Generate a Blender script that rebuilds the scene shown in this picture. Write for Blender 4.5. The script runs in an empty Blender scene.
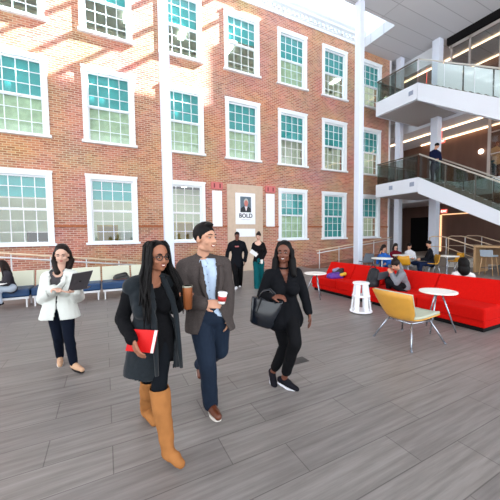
import bpy, bmesh, math, random
from mathutils import Vector, Matrix, Quaternion
import numpy as np
random.seed(7)
S = bpy.context.scene
COL = S.collection

# ------------------------------------------------------------------ camera
CH = 1.65
yaw, pit, rol = math.radians(26.83), math.radians(-3.07), math.radians(-0.66)
FW = Vector((math.sin(yaw)*math.cos(pit), math.cos(yaw)*math.cos(pit), math.sin(pit)))
RT0 = Vector((math.cos(yaw), -math.sin(yaw), 0)); UP0 = RT0.cross(FW)
RT = RT0*math.cos(rol)+UP0*math.sin(rol); UP = -RT0*math.sin(rol)+UP0*math.cos(rol)
cam = bpy.data.cameras.new('camera'); camo = bpy.data.objects.new('camera', cam); COL.objects.link(camo)
m = Matrix((RT, UP, -FW)).transposed().to_4x4(); m.translation = (0, 0, CH)
camo.matrix_world = m
cam.sensor_width = 36; cam.lens = 286.9/500*36; cam.clip_end = 300
S.camera = camo
# ------------------------------------------------------------------ world, sun, exposure
w = bpy.data.worlds.new('sky'); S.world = w; w.use_nodes = True
bg = w.node_tree.nodes['Background']; bg.inputs[0].default_value = (0.90, 0.95, 1.0, 1); bg.inputs[1].default_value = 1.45
sun = bpy.data.lights.new('sun', 'SUN'); sun.energy = 30.0; sun.angle = math.radians(0.7); sun.color = (1, .96, .9)
suno = bpy.data.objects.new('sun', sun); COL.objects.link(suno); suno.location = (20, -2, 25)
suno.rotation_euler = Vector((-1, .27, -.78)).to_track_quat('-Z', 'Y').to_euler()
S.view_settings.view_transform = 'Standard'; S.view_settings.look = 'None'
S.view_settings.exposure = 1.2; S.view_settings.gamma = 1; S.view_settings.use_curve_mapping = False

# measuring helpers: pinhole of the surveyed camera -> points of the place
def ray(u, v): return RT*((u-250)/286.9)-UP*((v-250)/286.9)+FW
def gnd(u, v, z=0.0):
    d = ray(u, v); return Vector((0, 0, CH))+d*((z-CH)/d.z)
FH = Vector((math.sin(yaw), math.cos(yaw), 0))
def at(u, v, dist):
    d = ray(u, v); return Vector((0, 0, CH))+d*(dist/d.dot(FH))

# ------------------------------------------------------------------ materials
def s2l(c): return tuple((x/12.92 if x <= .04045 else ((x+.055)/1.055)**2.4) for x in c)
MATS = {}
CLEAN = ('white paint', 'column paint', 'window trim', 'white fascia', 'teal roller', 'soffit', 'room', 'warm grey stone', 'poster', 'cream curtain', 'white laminate', 'white plastic', 'skin', 'frosted white', 'brown wall', 'ochre moulded')
def mat(name, rgb, rough=.6, metal=0, var=0.0, scale=8, bump=0.0, spec=.5, emit=None, stretch=None, sheen=0):
    if name in MATS: return MATS[name]
    if rough >= .7 and spec == .5: spec = .12
    m = bpy.data.materials.new(name); m.use_nodes = True; nt = m.node_tree; b = nt.nodes['Principled BSDF']
    c = s2l([x/255 for x in rgb])
    if not emit and not name.startswith(CLEAN): c = tuple(x*(.42+.58*x) for x in c)
    b.inputs['Base Color'].default_value = (*c, 1); b.inputs['Roughness'].default_value = rough
    b.inputs['Metallic'].default_value = metal; b.inputs['Specular IOR Level'].default_value = spec
    if sheen: b.inputs['Sheen Weight'].default_value = sheen
    if emit: b.inputs['Emission Color'].default_value = (*c, 1); b.inputs['Emission Strength'].default_value = emit
    if var or bump:
        tc = nt.nodes.new('ShaderNodeTexCoord'); n = nt.nodes.new('ShaderNodeTexNoise'); n.inputs['Scale'].default_value = scale
        n.inputs['Detail'].default_value = 6
        if stretch:
            mp = nt.nodes.new('ShaderNodeMapping'); mp.inputs['Scale'].default_value = stretch
            nt.links.new(tc.outputs['Object'], mp.inputs[0]); nt.links.new(mp.outputs[0], n.inputs['Vector'])
        else: nt.links.new(tc.outputs['Object'], n.inputs['Vector'])
        if var:
            r = nt.nodes.new('ShaderNodeValToRGB')
            r.color_ramp.elements[0].position = .3; r.color_ramp.elements[1].position = .7
            r.color_ramp.elements[0].color = (*[x*(1-var) for x in c], 1); r.color_ramp.elements[1].color = (*[min(1, x*(1+var)) for x in c], 1)
            nt.links.new(n.outputs['Fac'], r.inputs[0]); nt.links.new(r.outputs[0], b.inputs['Base Color'])
        if bump:
            bp = nt.nodes.new('ShaderNodeBump'); bp.inputs['Strength'].default_value = bump; bp.inputs['Distance'].default_value = .02
            nt.links.new(n.outputs['Fac'], bp.inputs['Height']); nt.links.new(bp.outputs[0], b.inputs['Normal'])
    MATS[name] = m; return m

def brick_mat(name, c1, c2, cm, horizontal=False, bw=.215, rh=.075, mortar=.011, offs=.5):
    m = bpy.data.materials.new(name); m.use_nodes = True; nt = m.node_tree; b = nt.nodes['Principled BSDF']
    tc = nt.nodes.new('ShaderNodeTexCoord'); sp = nt.nodes.new('ShaderNodeSeparateXYZ'); cb = nt.nodes.new('ShaderNodeCombineXYZ')
    nt.links.new(tc.outputs['Object'], sp.inputs[0])
    nt.links.new(sp.outputs['X'], cb.inputs[0]); nt.links.new(sp.outputs['Y' if horizontal else 'Z'], cb.inputs[1])
    bt = nt.nodes.new('ShaderNodeTexBrick'); nt.links.new(cb.outputs[0], bt.inputs['Vector'])
    for k, v in (('Scale', 1), ('Brick Width', bw), ('Row Height', rh), ('Mortar Size', mortar), ('Mortar Smooth', .1), ('Bias', 0)): bt.inputs[k].default_value = v
    bt.offset = offs
    for k, c in (('Color1', c1), ('Color2', c2), ('Mortar', cm)): bt.inputs[k].default_value = (*s2l([x/255 for x in c]), 1)
    return m, nt, b, bt, cb
BRICK, nt, b, bt, cb = brick_mat('red brick', (196, 130, 103), (150, 88, 68), (198, 170, 150))
n = nt.nodes.new('ShaderNodeTexNoise'); n.inputs['Scale'].default_value = .7; n.inputs['Detail'].default_value = 5; nt.links.new(cb.outputs[0], n.inputs['Vector'])
mx = nt.nodes.new('ShaderNodeMix'); mx.data_type = 'RGBA'; mx.blend_type = 'SOFT_LIGHT'; mx.inputs[0].default_value = .6
nt.links.new(bt.outputs['Color'], mx.inputs[6]); nt.links.new(n.outputs['Color'], mx.inputs[7]); nt.links.new(mx.outputs[2], b.inputs['Base Color'])
b.inputs['Roughness'].default_value = .85
bp = nt.nodes.new('ShaderNodeBump'); bp.inputs['Strength'].default_value = .4; bp.inputs['Distance'].default_value = .01; bp.invert = True
nt.links.new(bt.outputs['Fac'], bp.inputs['Height']); nt.links.new(bp.outputs[0], b.inputs['Normal'])

FLOORM, nt, b, bt, cb = brick_mat('wood look floor tile', (135, 131, 129), (125, 121, 120), (98, 94, 93), True, 1.22, .305, .004, .37)
mp = nt.nodes.new('ShaderNodeMapping'); mp.inputs['Scale'].default_value = (.55, 9, 1); nt.links.new(cb.outputs[0], mp.inputs[0])
n = nt.nodes.new('ShaderNodeTexNoise'); n.inputs['Scale'].default_value = 2.2; n.inputs['Detail'].default_value = 8; n.inputs['Roughness'].default_value = .65
nt.links.new(mp.outputs[0], n.inputs['Vector'])
r = nt.nodes.new('ShaderNodeValToRGB'); r.color_ramp.elements[0].position = .33; r.color_ramp.elements[1].position = .68
r.color_ramp.elements[0].color = (.66, .64, .62, 1); r.color_ramp.elements[1].color = (1.12, 1.1, 1.08, 1)
mx = nt.nodes.new('ShaderNodeMix'); mx.data_type = 'RGBA'; mx.blend_type = 'MULTIPLY'; mx.inputs[0].default_value = 1
nt.links.new(n.outputs['Fac'], r.inputs[0]); nt.links.new(bt.outputs['Color'], mx.inputs[6]); nt.links.new(r.outputs[0], mx.inputs[7])
nt.links.new(mx.outputs[2], b.inputs['Base Color']); b.inputs['Roughness'].default_value = .42; b.inputs['Specular IOR Level'].default_value = .4

CEILM, nt, b, bt, cb = brick_mat('ceiling panels', (206, 206, 210), (201, 201, 205), (165, 165, 170), True, 12, .8, .016, 0)
nt.links.new(bt.outputs['Color'], b.inputs['Base Color']); b.inputs['Roughness'].default_value = .8

def glass(name, tint, refl=.12, rough=.03, alpha_mix=None):
    m = bpy.data.materials.new(name); m.use_nodes = True; nt = m.node_tree; nt.nodes.remove(nt.nodes['Principled BSDF'])
    o = nt.nodes['Material Output']; t = nt.nodes.new('ShaderNodeBsdfTransparent'); t.inputs[0].default_value = (*s2l([x/255 for x in tint]), 1)
    g = nt.nodes.new('ShaderNodeBsdfGlossy'); g.inputs['Roughness'].default_value = rough
    fr = nt.nodes.new('ShaderNodeFresnel'); fr.inputs[0].default_value = 1.45
    ad = nt.nodes.new('ShaderNodeMath'); ad.operation = 'ADD'; ad.inputs[1].default_value = refl; ad.use_clamp = True
    nt.links.new(fr.outputs[0], ad.inputs[0])
    ge = nt.nodes.new('ShaderNodeNewGeometry'); iv = nt.nodes.new('ShaderNodeMath'); iv.operation = 'SUBTRACT'; iv.inputs[0].default_value = 1; nt.links.new(ge.outputs['Backfacing'], iv.inputs[1])
    mu = nt.nodes.new('ShaderNodeMath'); mu.operation = 'MULTIPLY'; nt.links.new(ad.outputs[0], mu.inputs[0]); nt.links.new(iv.outputs[0], mu.inputs[1])
    mx = nt.nodes.new('ShaderNodeMixShader'); nt.links.new(mu.outputs[0], mx.inputs[0]); nt.links.new(t.outputs[0], mx.inputs[1]); nt.links.new(g.outputs[0], mx.inputs[2])
    nt.links.new(mx.outputs[0], o.inputs[0]); return m
WGLASS = glass('window glass', (232, 248, 248), .07)
RGLASS = glass('railing glass', (208, 216, 212), .02)
SKYGLASS = glass('skylight glass', (235, 245, 250), .02)
WHITE = mat('white paint', (232, 234, 238), .45)
COLM = mat('column paint', (222, 229, 243), .5)
TRIM = mat('window trim paint', (238, 242, 246), .45)

# ------------------------------------------------------------------ mesh helpers
def link(name, me, m=None, parent=None, smooth=False):
    o = bpy.data.objects.new(name, me); COL.objects.link(o)
    if m:
        for x in (m if isinstance(m, (list, tuple)) else [m]): me.materials.append(x)
    if parent: o.parent = parent
    if smooth: me.polygons.foreach_set('use_smooth', [True]*len(me.polygons))
    return o
def fromfaces(name, V, Fc, m, parent=None, smooth=False):
    me = bpy.data.meshes.new(name); me.from_pydata([tuple(v) for v in V], [], Fc); me.update()
    return link(name, me, m, parent, smooth)
class MB:
    def __init__(s): s.V = []; s.F = []
    def add(s, V, Fc):
        n = len(s.V); s.V += [Vector(v) for v in V]; s.F += [tuple(i+n for i in f) for f in Fc]; return s
    def box(s, x0, x1, y0, y1, z0, z1):
        V = [(x, y, z) for x in (x0, x1) for y in (y0, y1) for z in (z0, z1)]
        return s.add(V, [(0, 1, 3, 2), (4, 6, 7, 5), (0, 4, 5, 1), (2, 3, 7, 6), (0, 2, 6, 4), (1, 5, 7, 3)])
    def obox(s, c, ax, h):   # centre, three axes, half sizes
        c = Vector(c); ax = [Vector(a).normalized() for a in ax]
        V = [c+ax[0]*(i*h[0])+ax[1]*(j*h[1])+ax[2]*(k*h[2]) for i in (-1, 1) for j in (-1, 1) for k in (-1, 1)]
        return s.add(V, [(0, 1, 3, 2), (4, 6, 7, 5), (0, 4, 5, 1), (2, 3, 7, 6), (0, 2, 6, 4), (1, 5, 7, 3)])
    def bar(s, p, q, wd, ht=None, up=(0, 0, 1)):
        p = Vector(p); q = Vector(q); d = (q-p); L = d.length; d.normalize(); sd = d.cross(Vector(up))
        if sd.length < 1e-4: sd = d.cross(Vector((1, 0, 0)))
        sd.normalize(); u = sd.cross(d); return s.obox((p+q)/2, (d, sd, u), (L/2, wd/2, (ht or wd)/2))
    def tube(s, pts, r, n=8, closed=False):
        pts = [Vector(p) for p in pts]; rs = r if isinstance(r, (list, tuple)) else [r]*len(pts)
        base = len(s.V); prev = None
        for i, p in enumerate(pts):
            a = pts[max(0, i-1)]; b = pts[min(len(pts)-1, i+1)]; d = (b-a)
            d = d.normalized() if d.length > 1e-7 else Vector((0, 0, 1))
            if prev is None:
                x = d.cross(Vector((0, 0, 1)));
                if x.length < 1e-3: x = d.cross(Vector((0, 1, 0)))
            else: x = prev-d*prev.dot(d)
            x.normalize(); prev = x; y = d.cross(x)
            for k in range(n):
                t = 2*math.pi*k/n; s.V.append(p+(x*math.cos(t)+y*math.sin(t))*rs[i])
        for i in range(len(pts)-1):
            for k in range(n):
                a = base+i*n+k; b2 = base+i*n+(k+1) % n; s.F.append((a, b2, b2+n, a+n))
        s.F.append(tuple(base+k for k in reversed(range(n)))); s.F.append(tuple(base+(len(pts)-1)*n+k for k in range(n)))
        return s
    def cap(s, p, q, r0, r1=None, n=12):   # capsule
        r1 = r0 if r1 is None else r1; p = Vector(p); q = Vector(q); d = q-p
        d = d.normalized() if d.length > 1e-6 else Vector((0, 0, 1))
        pts = []; rs = []
        for i in range(1, 5): t = math.pi/2*(1-i/4); pts.append(p-d*r0*math.sin(t)); rs.append(max(1e-4, r0*math.cos(t)))
        for i in range(0, 4): t = math.pi/2*(i/4); pts.append(q+d*(r1*math.sin(t)+1e-5)); rs.append(r1*math.cos(t))
        pts[0] = p-d*r0*.95; pts.append(q+d*r1*.995); rs.append(r1*.1)
        return s.tube(pts, rs, n)
    def ell(s, c, r, ax=None, nu=16, nv=10):
        c = Vector(c); ax = ax or (Vector((1, 0, 0)), Vector((0, 1, 0)), Vector((0, 0, 1)))
        V = []; Fc = []
        for i in range(nv+1):
            t = math.pi*i/nv
            for k in range(nu):
                a = 2*math.pi*k/nu; V.append(c+ax[0]*(r[0]*math.sin(t)*math.cos(a))+ax[1]*(r[1]*math.sin(t)*math.sin(a))+ax[2]*(r[2]*math.cos(t)))
        for i in range(nv):
            for k in range(nu):
                a = i*nu+k; b2 = i*nu+(k+1) % nu; Fc.append((a, a+nu, b2+nu, b2))
        return s.add(V, Fc)
    def cyl(s, c, r, z0, z1, n=24, r1=None):
        return s.tube([(c[0], c[1], z0), (c[0], c[1], z1)], [r, r if r1 is None else r1], n)
    def prism(s, poly, axis, a, b):   # poly in the two other axes, extruded along axis
        def P(p, t): return {'x': (t, p[0], p[1]), 'y': (p[0], t, p[1]), 'z': (p[0], p[1], t)}[axis]
        n = len(poly); V = [P(p, a) for p in poly]+[P(p, b) for p in poly]
        return s.add(V, [tuple(range(n)), tuple(range(2*n-1, n-1, -1))]+[(i, i+n, (i+1) % n+n, (i+1) % n) for i in range(n)])
    def build(s, name, m, parent=None, smooth=False, bevel=0, off=None):
        me = bpy.data.meshes.new(name); off = off or Vector((0, 0, 0))
        if parent and parent.get('_org'): off = Vector(parent['_org'])
        me.from_pydata([tuple(v-off) for v in s.V], [], s.F); me.update()
        bm = bmesh.new(); bm.from_mesh(me); bmesh.ops.recalc_face_normals(bm, faces=bm.faces); bm.to_mesh(me); bm.free()
        o = link(name, me, m, parent, smooth)
        if bevel:
            md = o.modifiers.new('bevel', 'BEVEL'); md.width = bevel; md.segments = 2; md.limit_method = 'ANGLE'
        return o
def tag(o, label=None, cat=None, group=None, kind=None):
    for k, v in (('label', label), ('category', cat), ('group', group), ('kind', kind)):
        if v: o[k] = v
    return o
def root(name, loc, label, cat, group=None):
    o = bpy.data.objects.new(name, None); COL.objects.link(o); o.location = loc; o.empty_display_size = .1
    o['_org'] = list(loc); return tag(o, label, cat, group)
def struct(name, mb, m, parent=None, bevel=0):
    o = mb.build(name, m, parent, bevel=bevel)
    if not parent: o['kind'] = 'structure'
    return o
def copy_tree(o, parent=None):
    c = o.copy(); COL.objects.link(c); c.parent = parent
    for ch in list(o.children): copy_tree(ch, c)
    return c
def remesh(mb, voxel, smooth=2, off=None, disp=0, cut=None, solid=0):
    me = bpy.data.meshes.new('t'); off = off or Vector((0, 0, 0))
    me.from_pydata([tuple(v-off) for v in mb.V], [], mb.F); me.update()
    bm = bmesh.new(); bm.from_mesh(me); bmesh.ops.recalc_face_normals(bm, faces=bm.faces); bm.to_mesh(me); bm.free()
    o = bpy.data.objects.new('t', me); COL.objects.link(o)
    r = o.modifiers.new('r', 'REMESH'); r.mode = 'VOXEL'; r.voxel_size = voxel; r.adaptivity = 0
    if smooth: sm = o.modifiers.new('s', 'SMOOTH'); sm.factor = .5; sm.iterations = smooth
    dg = bpy.context.evaluated_depsgraph_get(); dg.update()
    out = bpy.data.meshes.new_from_object(o.evaluated_get(dg)); bpy.data.objects.remove(o)
    if cut:
        bm = bmesh.new(); bm.from_mesh(out)
        kill = [f for f in bm.faces if cut(f.calc_center_median()+off)]
        bmesh.ops.delete(bm, geom=kill, context='FACES'); bm.to_mesh(out); bm.free()
    return out

# ------------------------------------------------------------------ the hall
W = 11.82
PITCH = 2.69; X0 = -2.37
ROWS = [(8.73, 11.29), (4.96, 7.60), (1.34, 3.85)]
WD = 1.70
struct('floor', MB().box(-14, 26, -9, 16, -.2, 0), FLOORM)

wins = [(c, r) for c in range(7) for r in range(3) if not (c == 3 and r == 2)]
xs = sorted({-9, 15.35} | {X0+PITCH*c+s*(WD/2-.06) for c in range(7) for s in (-1, 1)})
zs = sorted({0, 12.4} | {z for a, b_ in ROWS for z in (a+.05, b_-.06)})
mb = MB()
def hole(xa, xb, za, zb):
    xm, zm = (xa+xb)/2, (za+zb)/2
    for c, r in wins:
        if abs(xm-(X0+PITCH*c)) < .7 and ROWS[r][0] < zm < ROWS[r][1]: return True
    return False
for i in range(len(xs)-1):
    for j in range(len(zs)-1):
        if not hole(xs[i], xs[i+1], zs[j], zs[j+1]): mb.box(xs[i], xs[i+1], W, W+.4, zs[j], zs[j+1])
bw = struct('wall_brick', mb, BRICK)
# belt course between the ground floor windows
mb = MB()
for i in range(6):
    a = X0+PITCH*i+WD/2; b_ = X0+PITCH*(i+1)-WD/2
    if i == 2: b_ = 4.85
    if i == 3: a = 6.66
    mb.box(a, b_, W-.045, W+.02, 1.98, 2.06)
mb.box(X0+PITCH*6+WD/2, 15.35, W-.045, W+.02, 1.98, 2.06)
struct('trim_1', mb, mat('orange brick band', (190, 132, 98), .8, var=.2, scale=20))
BLIND = mat('teal roller blind', (100, 186, 184), .7, var=.12, scale=2)
BLIND2 = mat('cream curtain', (232, 216, 176), .8, var=.15, scale=6)
def window(idx, c, r):
    x = X0+PITCH*c; z0, z1 = ROWS[r]; x0, x1 = x-WD/2, x+WD/2; cs = .15
    rt = bpy.data.objects.new('window_%d' % idx, None); COL.objects.link(rt); rt.location = (x, W, z0); rt['_org'] = (x, W, z0); rt['kind'] = 'structure'
    f = MB(); f.box(x0, x0+cs, W-.06, W+.16, z0+.09, z1); f.box(x1-cs, x1, W-.06, W+.16, z0+.09, z1)
    f.box(x0+cs, x1-cs, W-.06, W+.16, z1-cs, z1); f.box(x0-.02, x1+.02, W-.085, W+.16, z1-.05, z1+.02)
    f.build('window_frame', TRIM, rt)
    MB().box(x0-.06, x1+.06, W-.12, W+.16, z0, z0+.09).build('window_sill', TRIM, rt, bevel=.008)
    ix0, ix1, iz0, iz1 = x0+cs, x1-cs, z0+.09, z1-cs; zm = (iz0+iz1)/2
    for (a, b_, yy) in ((zm, iz1, W+.04), (iz0, zm+.03, W+.085)):
        s_ = MB(); e = .055
        s_.box(ix0, ix0+e, yy, yy+.045, a, b_); s_.box(ix1-e, ix1, yy, yy+.045, a, b_)
        s_.box(ix0+e, ix1-e, yy, yy+.045, a, a+e); s_.box(ix0+e, ix1-e, yy, yy+.045, b_-e, b_)
        for k in range(1, 4): xx = ix0+(ix1-ix0)*k/4; s_.box(xx-.011, xx+.011, yy+.005, yy+.04, a+e, b_-e)
        for k in range(1, 3): zz = a+(b_-a)*k/3; s_.box(ix0+e, ix1-e, yy+.006, yy+.039, zz-.011, zz+.011)
        so = s_.build('sash', TRIM, rt)
        MB().box(ix0+e, ix1-e, yy+.019, yy+.025, a+e, b_-e).build('pane', WGLASS, so)
        so.children[0].location = (0, 0, 0)
        so.children[0].data.transform(Matrix.Translation(-Vector((x, W, z0)))) if not so.get('_org') else None
    drop = {(2, 2): .0, (1, 2): .62, (0, 2): .62, (4, 2): 1.0, (2, 0): .9, (3, 0): .8}.get((c, r), random.choice([1.0, 1.03, .97]))
    if drop > .1:
        MB().box(ix0-.02, ix1+.02, W+.17, W+.18, iz1-(iz1-zm)*drop, iz1+.03).build('blind', BLIND, rt)
    if (c, r) in ((1, 1), (4, 2), (5, 2), (0, 1), (3, 1), (4, 0), (2, 1)):
        MB().box(ix0-.02, ix1+.02, W+.2, W+.21, iz0-.03, zm+.1).build('curtain', BLIND2 if (c, r) != (5, 2) else BLIND, rt)
for i, (c, r) in enumerate(wins): window(i+1, c, r)
# storeys behind the brick wall
WARM = mat('room plaster', (222, 220, 206), .8, var=.08, scale=1)
ROOMC = mat('room ceiling', (220, 220, 215), .8)
for k, (za, zb) in enumerate(((.0, 4.3), (4.4, 8.0), (8.1, 12.0))):
    struct('wall_room', MB().box(-9, 15.3, 16.6, 16.75, za, zb), WARM)
    struct('ceiling_room', MB().box(-9, 15.3, W+.4, 16.6, zb, zb+.1), ROOMC)
    struct('floor_room', MB().box(-9, 15.3, W+.4, 16.6, za-.1 if za else .001, za+.003), mat('room carpet', (96, 88, 84), .9))
struct('wall_room', MB().box(-9.1, -9, W+.4, 16.7, 0, 12), WARM); struct('wall_room', MB().box(15.3, 15.4, W+.4, 16.7, 0, 12), WARM)
def emis(name, rgb, st): return mat(name, rgb, emit=st)
TUBE = emis('added fill tube', (255, 246, 226), 9)  # lamps added to brighten the rooms behind the windows
for zb in (4.3, 8.0, 12.0):
    for k in range(8):
        xx = -4+k*2.6
        o = MB().box(xx, xx+.25, 12.9, 15.6, zb-.06, zb-.01).build('fill_light', TUBE)
        st_ = {4.3: 'ground', 8.0: 'middle', 12.0: 'top'}[zb]; tag(o, 'added fill lamp under the room ceiling behind the %s row of brick wall windows' % st_, 'ceiling light', 'added fill lamps behind the %s row of windows' % st_)
# shelves and desks seen through the panes of the ground floor
for k, (xx, cc, hgt) in enumerate(((-.3, (206, 176, 96), 2.2), (.7, (226, 226, 220), 2.0), (2.5, (226, 206, 150), 2.4), (3.5, (226, 206, 150), 2.4), (8.3, (224, 214, 160), 2.5), (-3.0, (120, 92, 70), 1.9))):
    rt = root('bookcase', (xx, 15.6, .01), ['tall ochre bookcase behind the second ground floor window', 'white bookcase behind the second ground floor window', 'pale yellow bookcase, left one behind the third ground floor window', 'pale yellow bookcase, right one behind the third ground floor window', 'cream bookcase behind the window right of the portrait', 'low brown bookcase behind the leftmost ground floor window'][k], 'bookcase')
    cm = mat('bookcase %d' % k, cc, .6)
    MB().box(xx, xx+.04, 15.5, 15.9, .01, hgt).box(xx+.86, xx+.9, 15.5, 15.9, .01, hgt).box(xx+.04, xx+.86, 15.86, 15.9, .01, hgt).build('carcass', cm, rt)
    for q in range(6): zz = .1+q*(hgt-.2)/5; MB().box(xx+.04, xx+.86, 15.52, 15.86, zz, zz+.03).build('shelf', cm, rt)

# cornice with dentils
c_ = MB().prism([(W-.0, 11.88), (W-.06, 11.88), (W-.06, 12.0), (W-.10, 12.03), (W-.10, 12.17), (W-.26, 12.26), (W-.26, 12.36), (W-.34, 12.44), (W-.36, 12.52), (W+.4, 12.52), (W+.4, 12.0), (W, 12.0)], 'x', -9, 13.0)
x = -8.9
while x < 12.95:
    c_.box(x, x+.13, W-.2, W-.09, 12.05, 12.16); x += .26
struct('trim_2', c_, TRIM)

# ceiling, skylight slot along the brick wall
struct('ceiling', MB().box(-14, 13.03, -9, 9.75, 11.78, 12.3).box(13.03, 26, -9, W+.5, 11.78, 12.3).box(15.45, 26, W+.5, 14.1, 11.78, 12.3), CEILM)
struct('wall_sun_blocker', MB().box(13.1, 20, 9.4, 12.3, 12.3, 16.4), WHITE)  # unseen block added on the roof to bound the sun patch
struct('trim_3', MB().box(-14, 13.03, 9.7, 9.78, 12.3, 12.95).box(13.03, 13.1, 9.75, W+.4, 12.3, 12.95), WHITE)
for k, xx in enumerate((-4.2, -2.9, -1.6, -.3, 1.0, 2.32, 3.64, 4.95, 6.3, 7.6)):
    o = MB().box(xx-.06, xx+.06, 9.75, W+.4, 12.95, 13.08).build('rafter', WHITE)
    tag(o, 'white skylight rafter crossing above the brick wall, out over the cornice', 'beam', 'skylight rafters above the brick wall')
struct('window_30', MB().box(-14, 13.1, 9.7, W+.4, 13.09, 13.105), SKYGLASS)

# columns
def column(x, y, r, label, z1=11.78):
    rt = root('column', (x, y, 0), label, 'column')
    MB().box(x-r, x+r, y-r, y+r, .02, z1-.002).build('shaft', COLM, rt, bevel=.02)
    MB().box(x-r-.03, x+r+.03, y-r-.03, y+r+.03, 0, .06).build('base_ring', mat('steel', (150, 152, 156), .35, .8), rt)
column(1.86, 9.49, .14, 'slim white square column rising behind the man in the grey blazer')
column(10.35, 9.49, .145, 'slim white square column behind the far end of the red sofa')
column(15.72, 11.4, .16, 'thick white column beside the end of the brick wall, behind the stair landings')
column(16.04, 9.47, .19, 'thick white column behind the front corner of the stair landings')

# ------------------------------------------------------------------ storeys on the right
BROWN = mat('brown wall panels', (104, 76, 66), .5, var=.12, scale=3, stretch=(1, 1, .2))
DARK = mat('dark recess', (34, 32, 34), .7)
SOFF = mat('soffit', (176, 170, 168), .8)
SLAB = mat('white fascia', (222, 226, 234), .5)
struct('floor_upper', MB().box(16.45, 26, -4, 14, 3.45, 4.2).box(16.3, 16.45, -4, 8.4, 3.45, 4.2), SLAB)
struct('floor_top', MB().box(16.45, 26, -4, 14, 7.62, 8.5), SLAB)
struct('wall_right', MB().box(19.7, 19.9, -4, 14, 0, 3.45), BROWN)
struct('wall_right_upper', MB().box(19.7, 19.9, -4, 14, 4.2, 7.62), BROWN)
struct('wall_right_top', MB().box(20.6, 20.8, -4, 14, 8.5, 11.78), BROWN)
struct('wall_far', MB().box(15.4, 26, 13.9, 14.1, 0, 11.78), mat('far plaster', (190, 186, 188), .8))
struct('wall_end', MB().box(15.35, 15.47, W-.03, W+.5, 0, 11.78), WHITE)
struct('recess_shade', MB().box(16.35, 16.6, -4, 9.2, 11.42, 11.78), DARK)  # black box standing in for the shade of the recess below the ceiling
struct('trim_5', MB().box(16.4, 16.6, 9.7, 13.9, 10.95, 11.78), WHITE)
struct('door_1', MB().box(19.62, 19.7, 11.9, 13.2, 0, 2.7), DARK)
struct('ceiling_lower', MB().box(19.0, 19.7, -4, 11.2, 2.84, 3.45), mat('bulkhead', (150, 130, 120), .8))
LED = emis('warm led strip', (255, 214, 172), 2.2)
LED2 = emis('dim led strip', (255, 200, 150), .6)
leds = [((17.7, 2, 13.8), 7.58, 'front led line in the ceiling of the middle storey'), ((19.55, -2, 12.5), 7.58, 'led line grazing the brown wall of the middle storey'),
        ((18.3, 2, 13.5), 11.72, 'front led line in the ceiling of the top storey'), ((20.4, 2, 12.5), 11.72, 'led line grazing the brown wall of the top storey'), ((19.6, 2, 11.05), 2.8, 'led line above the brown wall of the ground storey')]
for (xx, ya, yb), zz, lb in leds:
    o = MB().box(xx-.03, xx+.03, ya, yb, zz-.03, zz+.03).build('led_strip', LED2 if xx == 19.6 else LED); tag(o, 'long warm '+lb, 'strip light')
o = MB().box(19.6, 19.66, 11.1, 11.2, 0, 2.8).build('led_strip', LED2); tag(o, 'vertical warm led line at the left edge of the ground storey brown wall', 'strip light')
o = MB().ell((19.6, 9.0, 6.3), (.05, .14, .14)).build('wall_lamp', emis('wall lamp glass', (255, 236, 214), 2.5)); tag(o, 'small round lit lamp on the brown wall of the middle storey', 'wall lamp')
# glazing of the top storey
mb = MB()
for yy in (9.0, 8.15, 6.9, 5.6, 4.3): mb.box(16.4, 16.5, yy-.035, yy+.035, 8.5, 11.35)
mb.box(16.4, 16.5, 4, 9.1, 11.2, 11.35)
wf = bpy.data.objects.new('window_31', None); COL.objects.link(wf); wf['kind'] = 'structure'
mb.build('window_frame', mat('bronze grey mullion', (190, 182, 178), .5), wf); MB().box(16.44, 16.46, 4, 9.0, 8.5, 11.2).build('pane', glass('clear glass', (225, 228, 228), .03), wf)
wf = bpy.data.objects.new('window_32', None); COL.objects.link(wf); wf['kind'] = 'structure'
mb = MB().box(17.75, 17.85, 7.75, 7.87, 4.2, 7.62)
for zz in (5.6, 6.7): mb.box(17.77, 17.83, 2, 7.75, zz, zz+.05)
mb.box(17.75, 17.85, 6.0, 6.07, 4.2, 7.62)
mb.build('window_frame', mat('pale mullion', (206, 196, 190), .5), wf)
MB().box(17.79, 17.81, 2, 7.75, 4.2, 7.62).build('pane', glass('smoky glass', (228, 224, 220), .05), wf)
# exit signs
def exit_sign(p, face, label, stem=0):
    rt = root('exit_sign', p, label, 'sign')
    x, y, z = p
    MB().box(x, x+.05, y-.17, y+.17, z, z+.22).build('housing', mat('sign housing', (236, 90, 80), .5, emit=.9), rt)
    if stem: MB().box(x+.015, x+.035, y-.01, y+.01, z+.22, stem).build('stem', mat('sign housing', (236, 90, 80)), rt)
    cu = bpy.data.curves.new('lettering', 'FONT'); cu.body = 'EXIT'; cu.size = .17; cu.extrude = .003; cu.align_x = 'CENTER'
    tmp = bpy.data.objects.new('t', cu); COL.objects.link(tmp); dg = bpy.context.evaluated_depsgraph_get(); me = bpy.data.meshes.new_from_object(tmp.evaluated_get(dg)); bpy.data.objects.remove(tmp)
    o = link('lettering', me, mat('sign letters', (255, 236, 226), .5, emit=1.2), rt)
    o.location = (-.006, 0, .05); o.rotation_euler = (math.pi/2, 0, -math.pi/2)
exit_sign((18.945, 10.6, 2.86), 0, 'red lit EXIT sign under the lower landing, above the ground storey wall')
exit_sign((17.4, 10.9, 10.1), 0, 'red lit EXIT sign above the upper landing', 11.78)
exit_sign((17.4, 9.95, 6.75), 0, 'red lit EXIT sign on the middle storey beside the thick column', 7.62)

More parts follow.
